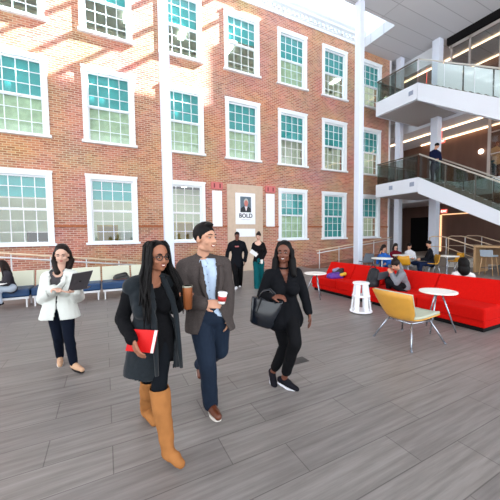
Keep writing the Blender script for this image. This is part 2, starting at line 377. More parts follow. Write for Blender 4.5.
# ------------------------------------------------------------------ stair landings and flights
LX = 13.0
def railing(rt, pts, h=1.05, top=True, tilt=None, post=True, gm=None):
    # pts: base points along the edge
    for a, b_ in zip(pts[:-1], pts[1:]):
        a = Vector(a); b_ = Vector(b_); L = (b_-a).length; n = max(1, round(L/1.3))
        for k in range(n):
            p = a.lerp(b_, (k+.02)/n); q = a.lerp(b_, (k+.98)/n)
            d = (q-p).normalized(); hd = Vector((d.x, d.y, 0)).normalized(); sd = hd.cross(Vector((0, 0, 1)))*.008
            V = [p-sd, q-sd, q-sd+Vector((0, 0, h-.06)), p-sd+Vector((0, 0, h-.06)), p+sd, q+sd, q+sd+Vector((0, 0, h-.06)), p+sd+Vector((0, 0, h-.06))]
            MB().add(V, [(0, 1, 2, 3), (7, 6, 5, 4), (0, 4, 5, 1), (1, 5, 6, 2), (2, 6, 7, 3), (3, 7, 4, 0)]).build('glass_panel', gm or RGLASS, rt)
            if post and k: MB().bar(p, p+Vector((0, 0, h-.05)), .04).build('post', mat('rail steel', (120, 118, 112), .4, .6), rt)
        MB().bar(a+Vector((0, 0, h)), b_+Vector((0, 0, h)), .05, .05).build('handrail', mat('handrail steel', (206, 202, 194), .35, .3) if top else mat('dark handrail', (126, 120, 108), .4, .4), rt)
def landing(z0, z1, yf, yb, label):
    rt = root('stair_landing', (LX, yf, z0), label, 'stair landing')
    MB().box(LX, 16.42, yf, yb, z0, z1).build('slab', SLAB, rt)
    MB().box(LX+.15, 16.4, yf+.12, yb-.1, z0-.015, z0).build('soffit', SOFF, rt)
    for yy in ((yf+.18, yf+.4), (yb-1.0, yb-.8)) if z0 < 5 else ((yf+.2, yf+.42),):
        MB().box(LX-.012, LX, yy[0], yy[1], z0+.28, z0+.48).build('plaque', mat('plaque', (176, 184, 200), .4), rt)
    railing(rt, [(LX+.05, yf+.05, z1), (LX+.05, yb-.03, z1)], 1.05, top=False)
    railing(rt, [(LX+.05, yb-.03, z1), (16.3, yb-.03, z1)], 1.05, top=False)
    return rt
landing(3.55, 4.21, 8.44, 10.75, 'lower white stair landing with glass rail beside the brick wall')
landing(7.78, 8.5, 8.55, 10.8, 'upper white stair landing with glass rail near the ceiling')
STEP = mat('stair tread', (150, 146, 140), .6)
def flight(yt, zt, run, slope, depth, wd, label, n, far_white=False):
    rt = root('staircase', (LX, yt, zt), label, 'staircase')
    yb = yt-run; zb = zt-run*slope
    for xx, nm in ((LX, 'stringer'), (LX+wd-.1, 'stringer')):
        MB().prism([(yt, zt), (yt, zt-depth), (yb, max(0, zb-depth)), (yb, zb)], 'x', xx, xx+.1).build(nm, SLAB, rt)
    st = MB()
    for k in range(n):
        a = yt-run*k/n; z = zt-.06-(run*slope)*(k+.3)/n; st.box(LX+.1, LX+wd-.1, a-run/n, a, z-.16, z)
    st.build('tread', STEP, rt)
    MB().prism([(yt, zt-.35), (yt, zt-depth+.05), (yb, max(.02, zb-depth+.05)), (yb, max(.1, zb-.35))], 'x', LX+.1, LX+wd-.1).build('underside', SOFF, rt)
    railing(rt, [(LX+.05, yt, zt), (LX+.05, yb, zb)], 1.05, gm=glass('clear guard glass', (242, 246, 244), .0) if far_white else None, post=not far_white)
    railing(rt, [(LX+wd-.05, yt, zt), (LX+wd-.05, yb, zb)], gm=mat('frosted white guard', (236, 242, 246), .3) if far_white else None, h=1.3 if far_white else 1.05)  # solid white panels on the far side stand in for an unidentified white band
flight(8.43, 4.21, 6.8, .58, .74, 1.5, 'white flight descending from the lower landing to the hall floor', 24)
flight(8.54, 8.5, 3.4, .64, .78, 1.5, 'white flight descending from the upper landing', 13, far_white=True)
# half landing at the foot of the upper flight
rt = root('stair_landing', (LX, 5.15, 5.6), 'white half landing at the foot of the upper flight', 'stair landing')
MB().box(LX, 16.3, 3.3, 5.13, 5.6, 6.32).build('slab', SLAB, rt)
# ------------------------------------------------------------------ ramps, rails and steps
STEEL = mat('brushed rail', (226, 226, 228), .5, 0)
TANR = mat('wooden rail cap', (232, 214, 192), .5)
def handrail(pts, label, h0=0, posts=4):
    rt = root('handrail', tuple(pts[0][:2])+(0,), label, 'handrail')
    a, b_ = Vector(pts[0]), Vector(pts[1])
    MB().tube([a, b_], .026).build('rail', TANR, rt, True); MB().tube([a-Vector((0, .06, .12)), b_-Vector((0, .06, .12))], .022).build('rail', STEEL, rt, True)
    for k in range(posts):
        p = a.lerp(b_, (k+.15)/(posts-.7)); MB().tube([(p.x, p.y, h0 if isinstance(h0, (int, float)) else h0(p)), p], .02).build('post', STEEL, rt, True)
handrail([(-4.5, 10.6, 1.42), (1.5, 10.6, .70)], 'sloping double handrail in front of the brick wall behind the blue benches', 0, 7)
ramp = MB().prism([(8.8, 0), (14.58, 0), (14.58, .42)], 'y', 10.75, 11.7)
struct('floor_ramp', ramp, mat('ramp brick', (170, 132, 116), .8, var=.1))
handrail([(8.9, 10.65, .86), (14.2, 10.65, 1.42)], 'sloping double handrail climbing beside the ramp at the foot of the brick wall', 0, 5)
struct('floor_platform', MB().box(14.6, 19.58, 8.0, 11.75, 0, .42), mat('platform stone', (160, 150, 142), .7))
st = MB()
for k in range(3): st.box(14.6, 18.6, 8.0-.3*(k+1), 8.0-.3*k-.001, 0, .42-.105*(k+1))
o = st.build('steps', mat('pale step stone', (216, 212, 206), .6)); o['kind'] = 'structure'
for k, xx in enumerate((14.75, 16.4, 18.0)):
    rt = root('handrail', (xx, 8.0, 0), ['looped step handrail nearest the seated man in the black coat', 'middle looped step handrail in front of the brown wall', 'looped step handrail farthest right, under the lower flight'][k], 'handrail')
    MB().tube([(xx, 8.9, .42), (xx, 8.9, 1.40), (xx, 8.75, 1.45), (xx, 8.3, 1.45), (xx, 8.15, 1.42), (xx, 6.85, .98), (xx, 6.85, .02)], .028).build('rail', TANR, rt, True)
    MB().tube([(xx, 8.1, .42), (xx, 8.1, 1.4)], .02).build('post', STEEL, rt, True)
    MB().tube([(xx, 8.85, .95), (xx, 8.15, .95), (xx, 6.9, .5)], .018).build('lower_rail', TANR, rt, True)

# ------------------------------------------------------------------ portrait panel and side panels
STONE = mat('warm grey stone', (206, 184, 164), .8, var=.06, scale=5)
y = W-.03
rt = root('memorial_panel', (5.76, y, .0), 'tall beige stone surround holding the framed portrait on the brick wall', 'wall panel')
MB().box(4.87, 6.65, y-.02, W-.002, .0, 3.88).build('surround', STONE, rt)
rt = root('portrait_poster', (5.74, y-.02, 2.13), 'white poster with a portrait photo of a grey-haired man in a dark suit', 'poster')
MB().box(5.25, 6.23, y-.06, y-.02, 2.12, 3.52).build('board', mat('poster white', (242, 244, 250), .5), rt)
MB().box(5.47, 6.01, y-.065, y-.06, 2.66, 3.36).build('photo_ground', mat('photo backdrop', (120, 138, 152), .6), rt)
MB().prism([(5.48, 2.66), (6.0, 2.66), (6.0, 2.82), (5.88, 2.92), (5.62, 2.92), (5.48, 2.82)], 'y', y-.070, y-.065).build('photo_suit', mat('photo suit', (34, 44, 58), .6), rt)
MB().prism([(5.68, 2.92), (5.83, 2.92), (5.755, 2.7)], 'y', y-.073, y-.070).build('photo_shirt', mat('photo shirt', (232, 224, 226), .6), rt)
MB().ell((5.76, y-.069, 3.12), (.115, .006, .16)).build('photo_hair', mat('photo hair', (206, 204, 200), .6), rt)
MB().ell((5.76, y-.074, 3.06), (.095, .006, .14)).build('photo_face', mat('photo face', (214, 150, 140), .6), rt)
def text(body, size, loc, m, parent, rz=0, name='lettering', al='CENTER', sx=1, rx=math.pi/2, extr=.003):
    cu = bpy.data.curves.new('t', 'FONT'); cu.body = body; cu.size = size; cu.extrude = extr; cu.align_x = al; cu.offset = .004*size/.2
    tmp = bpy.data.objects.new('t', cu); COL.objects.link(tmp); dg = bpy.context.evaluated_depsgraph_get(); me = bpy.data.meshes.new_from_object(tmp.evaluated_get(dg)); bpy.data.objects.remove(tmp)
    me.transform(Matrix.Translation(Vector(loc)-Vector(parent['_org'])) @ Matrix.Rotation(rz, 4, 'Z') @ Matrix.Rotation(rx, 4, 'X') @ Matrix.Diagonal((sx, 1, 1, 1)))
    return link(name, me, m, parent)
text('BOLD', .26, (5.74, y-.064, 2.42), mat('dark lettering', (40, 52, 84), .6), rt)
text('__________', .09, (5.74, y-.064, 2.34), mat('grey lettering', (150, 158, 176), .6), rt)
rt = root('caption_plate', (5.74, y-.02, 1.56), 'blank white plate below the portrait poster', 'sign')
MB().box(5.27, 6.22, y-.05, y-.02, 1.56, 1.92).build('board', mat('poster white', (242, 244, 250)), rt)
for xa, xb, side in ((4.16, 4.64, 'left'), (6.82, 7.32, 'right')):
    rt = root('honour_panel', ((xa+xb)/2, y, 2.05), 'narrow white wall panel with a pink header, %s of the portrait' % side, 'sign')
    MB().box(xa+.02, xb-.02, y-.02, W-.002, 2.02, 3.56).build('board', mat('poster white', (242, 244, 250)), rt)
    MB().box(xa-.02, xb+.02, y-.04, W-.002, 3.62, 3.92).build('header', mat('pink header', (222, 142, 140), .6), rt)
    MB().box(xa+.08, xa+.14, y-.045, y-.04, 3.68, 3.86).box(xb-.14, xb-.08, y-.045, y-.04, 3.68, 3.86).build('header_mark', mat('header mark', (150, 60, 70), .6), rt)

# ------------------------------------------------------------------ blue benches along the left
CREAM = mat('cream vinyl', (222, 222, 206), .5); NAVY = mat('blue vinyl', (18, 80, 128), .45, var=.06)
def bench(x0, label):
    y0, y1 = 8.35, 9.05; w_ = .74; rt = root('lounge_bench', (x0+w_/2, y0, 0), label, 'bench', 'blue modular bench seats')
    MB().box(x0+.01, x0+w_-.01, y0, y1-.1, .25, .44).build('seat', NAVY, rt, bevel=.035)
    MB().prism([(y1-.16, .42), (y1-.04, .40), (y1+.05, .80), (y1-.03, .81)], 'x', x0+.015, x0+w_-.015).build('backrest', CREAM, rt, bevel=.02)
    MB().box(x0+.03, x0+w_-.03, y0+.02, y0+.06, .2, .25).build('rail', STEEL, rt); MB().box(x0+.03, x0+w_-.03, y1-.2, y1-.16, .2, .25).build('rail', STEEL, rt)
    for xx in (x0+.06, x0+w_-.09):
        for yy in (y0+.03, y1-.2): MB().box(xx, xx+.03, yy, yy+.03, 0, .2).build('leg', STEEL, rt)
bl = ['blue bench seat with cream back, leftmost at the picture edge under the seated reader', 'blue bench seat right beside the seated reader', 'blue bench seat behind the woman in the white blazer', 'blue bench seat right of the open laptop', 'blue bench seat carrying the black and brown bag', 'blue bench seat at the right end behind the woman with long locs', 'empty blue bench seat beyond the left picture edge']
for k, xx in enumerate((-2.36, -1.61, -.86, -.11, .64)):
    bench(xx, bl[[0, 1, 2, 3, 4][k]])
# ------------------------------------------------------------------ red sofas
RED = mat('red wool', (212, 24, 12), .85, var=.06, scale=30, bump=.15)
def sofa(y0, y1, label, armless=True):
    rt = root('sofa', (5.42, (y0+y1)/2, 0), label, 'sofa', 'red lounge sofas'); L = (y1-y0)/2
    MB().box(5.5, 6.1, y0+.05, y1-.05, .0, .08).build('shadow_gap', DARK, rt)  # dark box painting the shadow gap under the sofa
    MB().box(5.44, 6.2, y0+.01, y1-.01, .08, .2).build('base', RED, rt, bevel=.02)
    for k in range(2):
        a = y0+k*L
        MB().box(5.42, 6.12, a+.004, a+L-.004, .18, .41).build('seat_cushion', RED, rt, bevel=.035)
        MB().prism([(5.92, .38), (6.12, .38), (6.34, .78), (6.18, .80)], 'y', a+.006, a+L-.006).build('backrest', RED, rt, bevel=.03)
    MB().prism([(6.1, .08), (6.22, .08), (6.38, .74), (6.33, .77)], 'y', y0+.01, y1-.01).build('back_panel', RED, rt)
sofa(4.72, 6.72, 'red fabric sofa at the far end with a purple jacket lying on it')
sofa(2.36, 4.66, 'red fabric sofa nearer the right edge with the hooded boy sitting on it')
# ------------------------------------------------------------------ round side tables
TOPW = mat('white laminate', (240, 238, 232), .35); CHROME = mat('chrome leg', (196, 202, 210), .25, .85)
def side_table(x, y, r, h, label, a0=.4):
    rt = root('side_table', (x, y, 0), label, 'table')
    MB().cyl((x, y), r, h-.025, h, 40).build('tabletop', TOPW, rt, bevel=.006)
    MB().cyl((x, y), .06, h-.05, h-.025, 20).build('hub', CHROME, rt)
    for k in range(3):
        a = a0+k*2*math.pi/3; MB().tube([(x+.05*math.cos(a), y+.05*math.sin(a), h-.03), (x+r*.95*math.cos(a), y+r*.95*math.sin(a), .012)], .012).build('leg', CHROME, rt, True)
side_table(4.78, 5.76, .28, .655, 'small round white table beside the far end of the red sofa', .3)
side_table(4.90, 2.80, .275, .685, 'round white table between the yellow armchair and the red sofa', -.9)
# ------------------------------------------------------------------ yellow lounge chair (its back to the camera)
YEL = mat('ochre moulded shell', (214, 156, 62), .5, var=.05); PAD = mat('sage grey upholstery', (206, 210, 196), .8)
rt = root('lounge_chair', (4.05, 2.83, 0), 'ochre shell armchair with pale padding, its back towards the camera', 'chair')
def shell(off, ex):
    V = []; Fc = []; ny, ns = 15, 12
    prof = [(4.52, .385), (4.40, .37), (4.25, .355), (4.1, .345), (3.98, .345), (3.9, .365), (3.85, .41), (3.81, .47), (3.77, .55), (3.73, .63), (3.69, .71), (3.65, .80)]
    for j, (px, pz) in enumerate(prof):
        t = j/(ns-1); hw = .255+.03*max(0, 1-t/.35)-.03*math.exp(-((t-.5)/.12)**2)+.075*max(0, (t-.5)/.5)
        for i in range(ny):
            s_ = (i/(ny-1))*2-1; cv = abs(s_)**2.4
            wrap = .13*cv*min(1, t*1.6)*(1.0 if t > .3 else .3)
            up = .02*cv if t < .45 else -.05*cv*(t-.45)
            V.append((px+wrap+off*(.9 if t > .5 else 0), 2.83+s_*(hw+ex), pz+up+off*(.95 if t <= .5 else .1)))
    for j in range(ns-1):
        for i in range(ny-1): a = j*ny+i; Fc.append((a, a+1, a+ny+1, a+ny))
    mb = MB().add(V, Fc); return mb
o = shell(0, 0).build('shell', YEL, rt, True); md = o.modifiers.new('s', 'SOLIDIFY'); md.thickness = .018; md.offset = 0
o = shell(.03, -.006).build('padding', PAD, rt, True); md = o.modifiers.new('s', 'SOLIDIFY'); md.thickness = .034; md.offset = 0
for (a, b_) in (((3.72, 2.46), (3.92, 2.60)), ((3.8, 3.14), (3.92, 2.98)), ((4.44, 2.42), (4.30, 2.56)), ((4.46, 3.12), (4.30, 3.0))):
    MB().tube([(a[0], a[1], .01), (b_[0], b_[1], .335)], .012).build('leg', CHROME, rt, True)
    MB().cyl(a, .018, 0, .02, 12).build('foot_glide', CHROME, rt)
MB().tube([(3.92, 2.60, .33), (4.30, 2.56, .335)], .012).tube([(3.92, 2.98, .33), (4.30, 3.0, .335)], .012).tube([(3.92, 2.6, .33), (3.92, 2.98, .33)], .012).build('underframe', CHROME, rt, True)
# ------------------------------------------------------------------ white tiered stool
rt = root('tiered_stool', (4.735, 4.25, 0), 'white slatted pedestal stool in front of the red sofa', 'stool')
wp = mat('white plastic', (240, 242, 246), .35)
x, y = 4.735, 4.25
for zz, r_, nm in ((.60, .165, 'top_disc'), (.335, .18, 'middle_disc'), (.02, .225, 'bottom_disc')):
    MB().cyl((x, y), r_, zz, zz+.035, 28).build(nm, wp, rt, bevel=.008)
for k in range(6):
    a = .3+k*math.pi/3; c_, s_ = math.cos(a), math.sin(a)
    MB().bar((x+c_*.19, y+s_*.19, .05), (x+c_*.12, y+s_*.12, .61), .085, .03, up=(c_, s_, .2)).build('upright', wp, rt)
# ------------------------------------------------------------------ floor hatch
o = MB().box(2.02, 2.32, 2.915, 3.065, .0, .004).build('floor_box', mat('floor box lid', (74, 72, 72), .5)); tag(o, 'dark rectangular floor box lid behind the walking woman with the handbag', 'floor box')

# ------------------------------------------------------------------ far seating on the right
def small_chair(p, ang, m, label, legs=True):
    p = Vector((p[0], p[1], 0)); rt = root('chair', p, label, 'chair'); c_, s_ = math.cos(ang), math.sin(ang)
    def T(x, y, z): return p+Vector((x*c_-y*s_, x*s_+y*c_, z))
    V = []; Fc = []; prof = [(.24, .46), (.1, .45), (-.06, .44), (-.17, .46), (-.22, .54), (-.25, .66), (-.28, .80)]
    for j, (a, z) in enumerate(prof):
        for i in range(9):
            s2 = i/4-1; hw = .23 if j < 4 else .24-.03*(j-4); V.append(T(a+.07*s2*s2*(j >= 3), s2*hw, z+.02*s2*s2))
    for j in range(6):
        for i in range(8): a = j*9+i; Fc.append((a, a+1, a+10, a+9))
    o = MB().add(V, Fc).build('shell', m, rt, True); md = o.modifiers.new('s', 'SOLIDIFY'); md.thickness = .03
    for a, b_ in ((.2, .2), (.2, -.2), (-.2, .2), (-.2, -.2)): MB().tube([T(a*.7, b_*.8, .44), T(a*1.1, b_*1.1, .01)], .012, 6).build('leg', CHROME, rt, True)
    return rt
YCH = mat('mustard seat shell', (214, 168, 30), .5)
def on(u, v, dist): # floor point under a pixel at a distance
    q = at(u, v, dist); return (q.x, q.y)
def fang(p, q): return math.atan2(q[1]-p[1], q[0]-p[0])
T1 = on(403, 252, 12.4); T2 = on(421, 256, 11.0)
def far_table(p, r, label, h=.74):
    rt = root('cafe_table', (p[0], p[1], 0), label, 'table')
    MB().cyl(p, r, h-.03, h, 28).build('tabletop', TOPW, rt); MB().cyl(p, .03, .02, h-.03, 10).build('column', CHROME, rt); MB().cyl(p, .22, 0, .02, 20).build('foot', CHROME, rt)
T1 = on(403, 252, 11.8); far_table(T1, .38, 'white cafe table in front of the person in the white top')
far_table(on(382, 255, 10.5), .36, 'white cafe table in front of the girl in the blue jacket')
far_table(on(447, 256, 11.2), .4, 'white cafe table right of the man in black, near the steps')
Cm = on(396, 254, 12.2); Cb = on(432, 255, 10.9); Cr = on(456, 252, 11.6); Cg = on(367, 255, 11.8)
small_chair(Cb, fang(Cb, on(415, 255, 11.0)), YCH, 'mustard shell chair under the man in black')
small_chair(Cr, fang(Cr, on(447, 256, 11.6)), YCH, 'empty mustard shell chair in front of the steps')
small_chair(on(403, 255, 10.6), fang(on(403, 255, 10.6), on(400, 255, 12)), YCH, 'mustard shell chair beside the girl in the maroon top')
small_chair(Cg, fang(Cg, on(350, 255, 11)), mat('grey seat shell', (120, 130, 140), .5), 'round grey chair beside the slim column at the back')
# counter with a bar stool
rt = root('bar_counter', (15.2, 6.0, 0), 'light oak framed high counter under the descending flight at the right edge', 'counter')
OAK = mat('light oak', (206, 178, 142), .5, var=.08, scale=4, stretch=(1, 6, 1))
MB().box(13.5, 14.5, 4.6, 6.35, 1.02, 1.1).build('counter_top', OAK, rt); MB().box(13.5, 14.5, 6.27, 6.35, 0, 1.02).box(13.5, 14.5, 4.6, 4.68, 0, 1.02).build('side_panel', OAK, rt)
MB().box(14.3, 14.4, 4.68, 6.27, .3, 1.02).build('back_panel', mat('counter back', (176, 150, 122), .6), rt)
p = Vector((12.9, 5.55, 0)); rt = root('bar_stool', p, 'pale grey bar stool in front of the oak counter', 'stool')
MB().box(p.x-.2, p.x+.2, p.y-.21, p.y+.21, .72, .78).build('seat', mat('pale grey shell', (190, 200, 210), .5), rt, bevel=.02)
MB().prism([(p.x-.2, .76), (p.x-.17, .76), (p.x-.22, .98), (p.x-.25, .98)], 'y', p.y-.2, p.y+.2).build('backrest', mat('pale grey shell', (190, 200, 210)), rt)
for a in (-1, 1):
    for b_ in (-1, 1): MB().tube([(p.x+a*.15, p.y+b_*.15, .72), (p.x+a*.22, p.y+b_*.22, .01)], .014, 8).build('leg', OAK, rt, True)
MB().tube([(p.x-.19, p.y-.19, .3), (p.x+.19, p.y-.19, .3), (p.x+.19, p.y+.19, .3), (p.x-.19, p.y+.19, .3), (p.x-.19, p.y-.19, .3)], .01, 6).build('footrest', CHROME, rt, True)
struct('column_timber', MB().box(17.0, 17.25, 6.0, 6.25, 0, 3.45), mat('orange timber', (190, 124, 72), .5))
# ------------------------------------------------------------------ people
Z3 = Vector((0, 0, 1))
def LV(r, a, u): return (RT0*r+FH*a+Z3*u)       # right, away from the camera, up
SK = {'tan': mat('skin tan', (196, 146, 120), .5, spec=.35), 'fair': mat('skin fair', (208, 166, 146), .5, spec=.35), 'brown': mat('skin brown', (152, 100, 76), .5, spec=.35),
      'deep': mat('skin deep brown', (112, 68, 52), .45, spec=.4)}
EYEW = mat('eye white', (190, 184, 180), .3); IRIS = mat('iris', (40, 26, 20), .25); TEETH = mat('teeth', (244, 240, 232), .3)
LIPS = {'tan': mat('lips tan', (186, 104, 92), .45), 'fair': mat('lips fair', (200, 110, 104), .45), 'brown': mat('lips brown', (160, 74, 70), .45), 'deep': mat('lips deep', (136, 62, 58), .45)}
HAIRB = mat('black hair', (20, 16, 17), .55, spec=.15, var=.3, scale=60); HAIRD = mat('dark brown hair', (44, 30, 26), .55, spec=.2, var=.3, scale=60)
def hand(mb, w_, d, n, side=1, s=1.0, curl=.5, thumb=.3):
    d = Vector(d).normalized(); n = Vector(n); n = (n-d*n.dot(d)).normalized(); l = d.cross(n)*side
    for o in (-.026, -.009, .009, .026): mb.cap(w_+l*o*.6*s+d*.01*s, w_+d*.078*s+l*o*s, .0155*s, .0125*s, 8)
    for o, L in ((-.030, .058), (-.0105, .072), (.0105, .078), (.030, .068)):
        p = w_+d*.082*s+l*o*s; a = 0
        for k, f in enumerate((.45, .32, .25)):
            a += curl*(.7 if k == 0 else 1); q = p+(d*math.cos(a)+n*math.sin(a))*(L*f*s); mb.cap(p, q, (.0088-.0006*k)*s, (.0082-.0006*k)*s, 8); p = q
    p = w_+d*.025*s+l*.024*s; q = p+(d*.65+l*.75+n*.3).normalized()*.036*s; mb.cap(p, q, .013*s, .0105*s, 8)
    mb.cap(q, q+(d*.85+l*(.5-thumb)+n*(.25+thumb)).normalized()*.032*s, .0105*s, .0085*s, 8)
def head_frame(c, look, up=(0, 0, 1)):
    y = Vector(look).normalized(); x = y.cross(Vector(up)).normalized(); z = x.cross(y); return lambda a, b_, c2, s=1: c+x*a*s+y*b_*s+z*c2*s, (x, y, z)
def mid(a, b_, t=.5): return a.lerp(b_, t)
class Person: pass
def skeleton(dist, J):
    K = {}
    for k, v in J.items():
        if isinstance(v, tuple) and len(v) == 3 and k not in ('look',): K[k] = at(v[0], v[1], dist+v[2])
    return K
def torso(mb, K, off=0, b=1.0, bust=0, low=True, sh=1.0):
    l = (K['shB']-K['shA']); wdt = l.length; l.normalize(); up = (K['neck']-mid(K['hipA'], K['hipB'])).normalized(); f = l.cross(up).normalized()
    hc = mid(K['hipA'], K['hipB']); sc = mid(K['shA'], K['shB']); L = (sc-hc).length; hl = (K['hipB']-K['hipA']).normalized()
    r = b
    mb.cap(K['shA'], K['shB'], .052*r*sh+off, None, 16)
    mb.cap(sc+up*.01, K['neck']+up*.02, .062*r+off*.7, .05*r+off*.3)
    for s_ in (-1, 1):
        e = K['shA'] if s_ < 0 else K['shB']
        mb.cap(mid(K['neck'], e, .1)+up*.005, e, .045*r+off, .052*r*sh+off)
        mb.cap(sc+l*s_*wdt*.24-up*.08+f*.012, hc.lerp(sc, .42)+l*s_*wdt*.13, .088*r+off, .08*r+off, 16)
        mb.cap(hc.lerp(sc, .42)+hl*s_*wdt*.13, hc+hl*s_*.07*r+up*.02, .08*r+off, .1*r+off, 16)
        if bust: mb.ell(sc+l*s_*.075*r-up*.155+f*.065, [(.065*bust+off)]*3)
    mb.cap(hc-hl*.06*r, hc+hl*.06*r, .098*r+off, None, 16)
    return l, up, f
def limb(mb, p, q, r0, r1, bulge=None):
    mb.cap(p, q, r0, r1, 14)
    if bulge: mb.ell(p.lerp(q, .3)+bulge[0], [bulge[1]]*3)
def person(label, dist, J, skin='tan', b=1.0, hs=1.0, look=(0, -1, 0), bust=0, vox=.006, root_uv=None, hands=(None, None), bodylow=True, gz_=0.0, smile=False, female=False, eyes=True):
    P = Person(); K = skeleton(dist, J); P.K = K; P.vox = vox; P.b = b; P.skin = skin
    base = mid(K['anA'], K['anB']); loc = Vector((base.x, base.y, gz_)) if root_uv is None else gnd(*root_uv)
    rt = root('person', loc, label, 'person'); P.rt = rt; mb = MB()
    P.l, P.up, P.f = torso(mb, K, 0, b, bust)
    for s_ in 'AB':
        limb(mb, K['sh'+s_], K['el'+s_], .046*b, .036*b); limb(mb, K['el'+s_], K['wr'+s_], .037*b, .025*b)
        limb(mb, K['hip'+s_], K['kn'+s_], .088*b, .053*b); limb(mb, K['kn'+s_], K['an'+s_], .05*b, .034*b, (-P.f*.02, .05*b))
        limb(mb, K['an'+s_], K['to'+s_], .030*b, .016*b)
        h = hands[0 if s_ == 'A' else 1]
        if h: hand(mb, K['wr'+s_], LV(*h['d']), LV(*h['n']), h.get('side', 1), h.get('s', 1.0), h.get('curl', .5), h.get('thumb', .3))
        else:
            d = (K['wr'+s_]-K['el'+s_]).normalized(); hand(mb, K['wr'+s_], d, P.l*(1 if s_ == 'A' else -1), 1 if s_ == 'A' else -1, 1, .3)
    # head
    lk = LV(*look); H, ax = head_frame(K['head'], lk); P.H = H; P.ax = ax; P.hs = hs; s = hs
    mb.ell(H(0, -.014, .03, s), (.073*s, .092*s, .085*s), ax, 24, 16); mb.ell(H(0, .02, -.035, s), (.056*s, .066*s, .072*s), ax, 20, 14)
    mb.ell(H(0, .050, -.086, s), (.026*s, .022*s, .020*s), ax)
    mb.cap(H(0, .078, .012, s), H(0, .101, -.030, s), .008*s, .0125*s, 10); mb.ell(H(.012, .088, -.034, s), [.009*s]*3); mb.ell(H(-.012, .088, -.034, s), [.009*s]*3)
    for q in (-1, 1):
        mb.ell(H(q*.036, .056, -.028, s), (.024*s, .024*s, .024*s)); mb.ell(H(q*.074, -.004, -.008, s), (.008*s, .017*s, .029*s), ax)
        mb.cap(H(q*.012, .080, .022, s), H(q*.046, .066, .022, s), .010*s, .009*s, 8); mb.cap(H(q*.05, .0, -.07, s), H(0, .05, -.088, s), .02*s, .018*s, 10)
    mb.cap(H(0, -.02, -.06, s), K['neck']-P.up*.02, .05*b*(.88 if female else 1), .056*b, 16)
    me = remesh(mb, vox, 3, Vector(loc)); link('body', me, SK[skin], rt, True)
    # face
    if eyes:
        for q in (-1, 1):
            e = MB().ell(H(q*.030, .0735, .004, s), (.0125*s, .007*s, .0055*s), ax).build('eye', EYEW, rt, True)
            MB().ell(H(q*.030, .0795, .004, s), (.0068*s, .0035*s, .0054*s), ax).build('iris', IRIS, e, True) if False else MB().ell(H(q*.030, .0795, .004, s)-Vector(loc), (.0068*s, .0035*s, .0054*s), ax).build('iris', IRIS, e, True)
            MB().tube([H(q*.014, .0905, .026, s), H(q*.030, .085, .031, s), H(q*.048, .073, .026, s)], [.003*s, .0038*s, .002*s], 6).build('eyebrow', HAIRB, rt, True)
        wdt = .028 if smile else .022; cu = .010 if smile else .001
        pts = [H(t*wdt, .082-.012*t*t*1.2, -.058+cu*t*t, s) for t in (-1, -.5, 0, .5, 1)]
        MB().tube([p+ax[2]*.0045*s for p in pts], [.002*s, .0045*s, .005*s, .0045*s, .002*s], 8).tube([p-ax[2]*(.008 if smile else .004)*s*(1-abs(t)) for p, t in zip(pts, (-1, -.5, 0, .5, 1))], [.002*s, .005*s, .006*s, .005*s, .002*s], 8).build('lips', LIPS[skin], rt, True)
        if smile: MB().tube([p-ax[2]*.0015*s+ax[1]*.003*s for p in pts[1:4]], [.003*s, .0042*s, .003*s], 8).build('teeth', TEETH, rt, True)
    return P
def hair_cap(P, mb, off=.0, back=.022, up=.014, r=(.081, .097, .09)):
    s = P.hs; mb.ell(P.H(0, -back, .03+up, s), ((r[0]+off)*s, (r[1]+off)*s, (r[2]+off)*s), P.ax, 24, 16); return mb
def hair(P, mb, m, name='hair', vox=None, sm=2, cut=None):
    me = remesh(mb, vox or P.vox*1.1, sm, Vector(P.rt['_org']), cut=cut); return link(name, me, m, P.rt, True)
def wrinkle(me, amp, sc, seed=0):
    from mathutils import noise
    me.update(); vs = me.vertices; ns = [v.normal.copy() for v in vs]
    for v, n in zip(vs, ns):
        p = v.co; v.co = p+n*amp*(noise.noise(Vector((p.x*sc+seed, p.y*sc, p.z*sc*.6)))+.5*noise.noise(Vector((p.x*sc*2.1, p.y*sc*2.1+seed, p.z*sc*1.3))))
def cloth(P, mb, m, name, cut=None, sm=4, solid=0, wr=.006, sc=14, vox=None):
    org = Vector(P.rt['_org']); me = remesh(mb, vox or P.vox*1.25, sm, org)
    if wr: wrinkle(me, wr, sc, len(name))
    if cut:
        bm = bmesh.new(); bm.from_mesh(me); bmesh.ops.delete(bm, geom=[f for f in bm.faces if cut(f.calc_center_median()+org)], context='FACES'); bm.to_mesh(me); bm.free()
    o = link(name, me, m, P.rt, True)
    if solid: md = o.modifiers.new('s', 'SOLIDIFY'); md.thickness = solid; md.offset = -1
    return o
def top(P, off=.012, sleeve=.97, bust=0, arm=1.0, hem=0.0, hemr=0.0, sleeves='AB'):
    mb = MB(); K = P.K; b = P.b; torso(mb, K, off, b, bust)
    for s_ in sleeves:
        e, w_ = K['el'+s_], K['wr'+s_]; mb.cap(K['sh'+s_], e, .05*b*arm+off, .041*b*arm+off, 14)
        if sleeve > 0: mb.cap(e, e.lerp(w_, sleeve), .041*b*arm+off, .031*b*arm+off, 14)
    if hem:
        hc = mid(K['hipA'], K['hipB']); hl = (K['hipB']-K['hipA']).normalized()
        for s_ in (-1, 1): mb.cap(hc+hl*s_*.07*b+P.up*.06, hc+hl*s_*(.08*b+hemr*.5)-P.up*hem, .095*b+off, .10*b+off+hemr, 16)
        mb.cap(hc+P.up*.06, hc-P.up*hem, .1*b+off, .1*b+off+hemr, 16)
    return mb
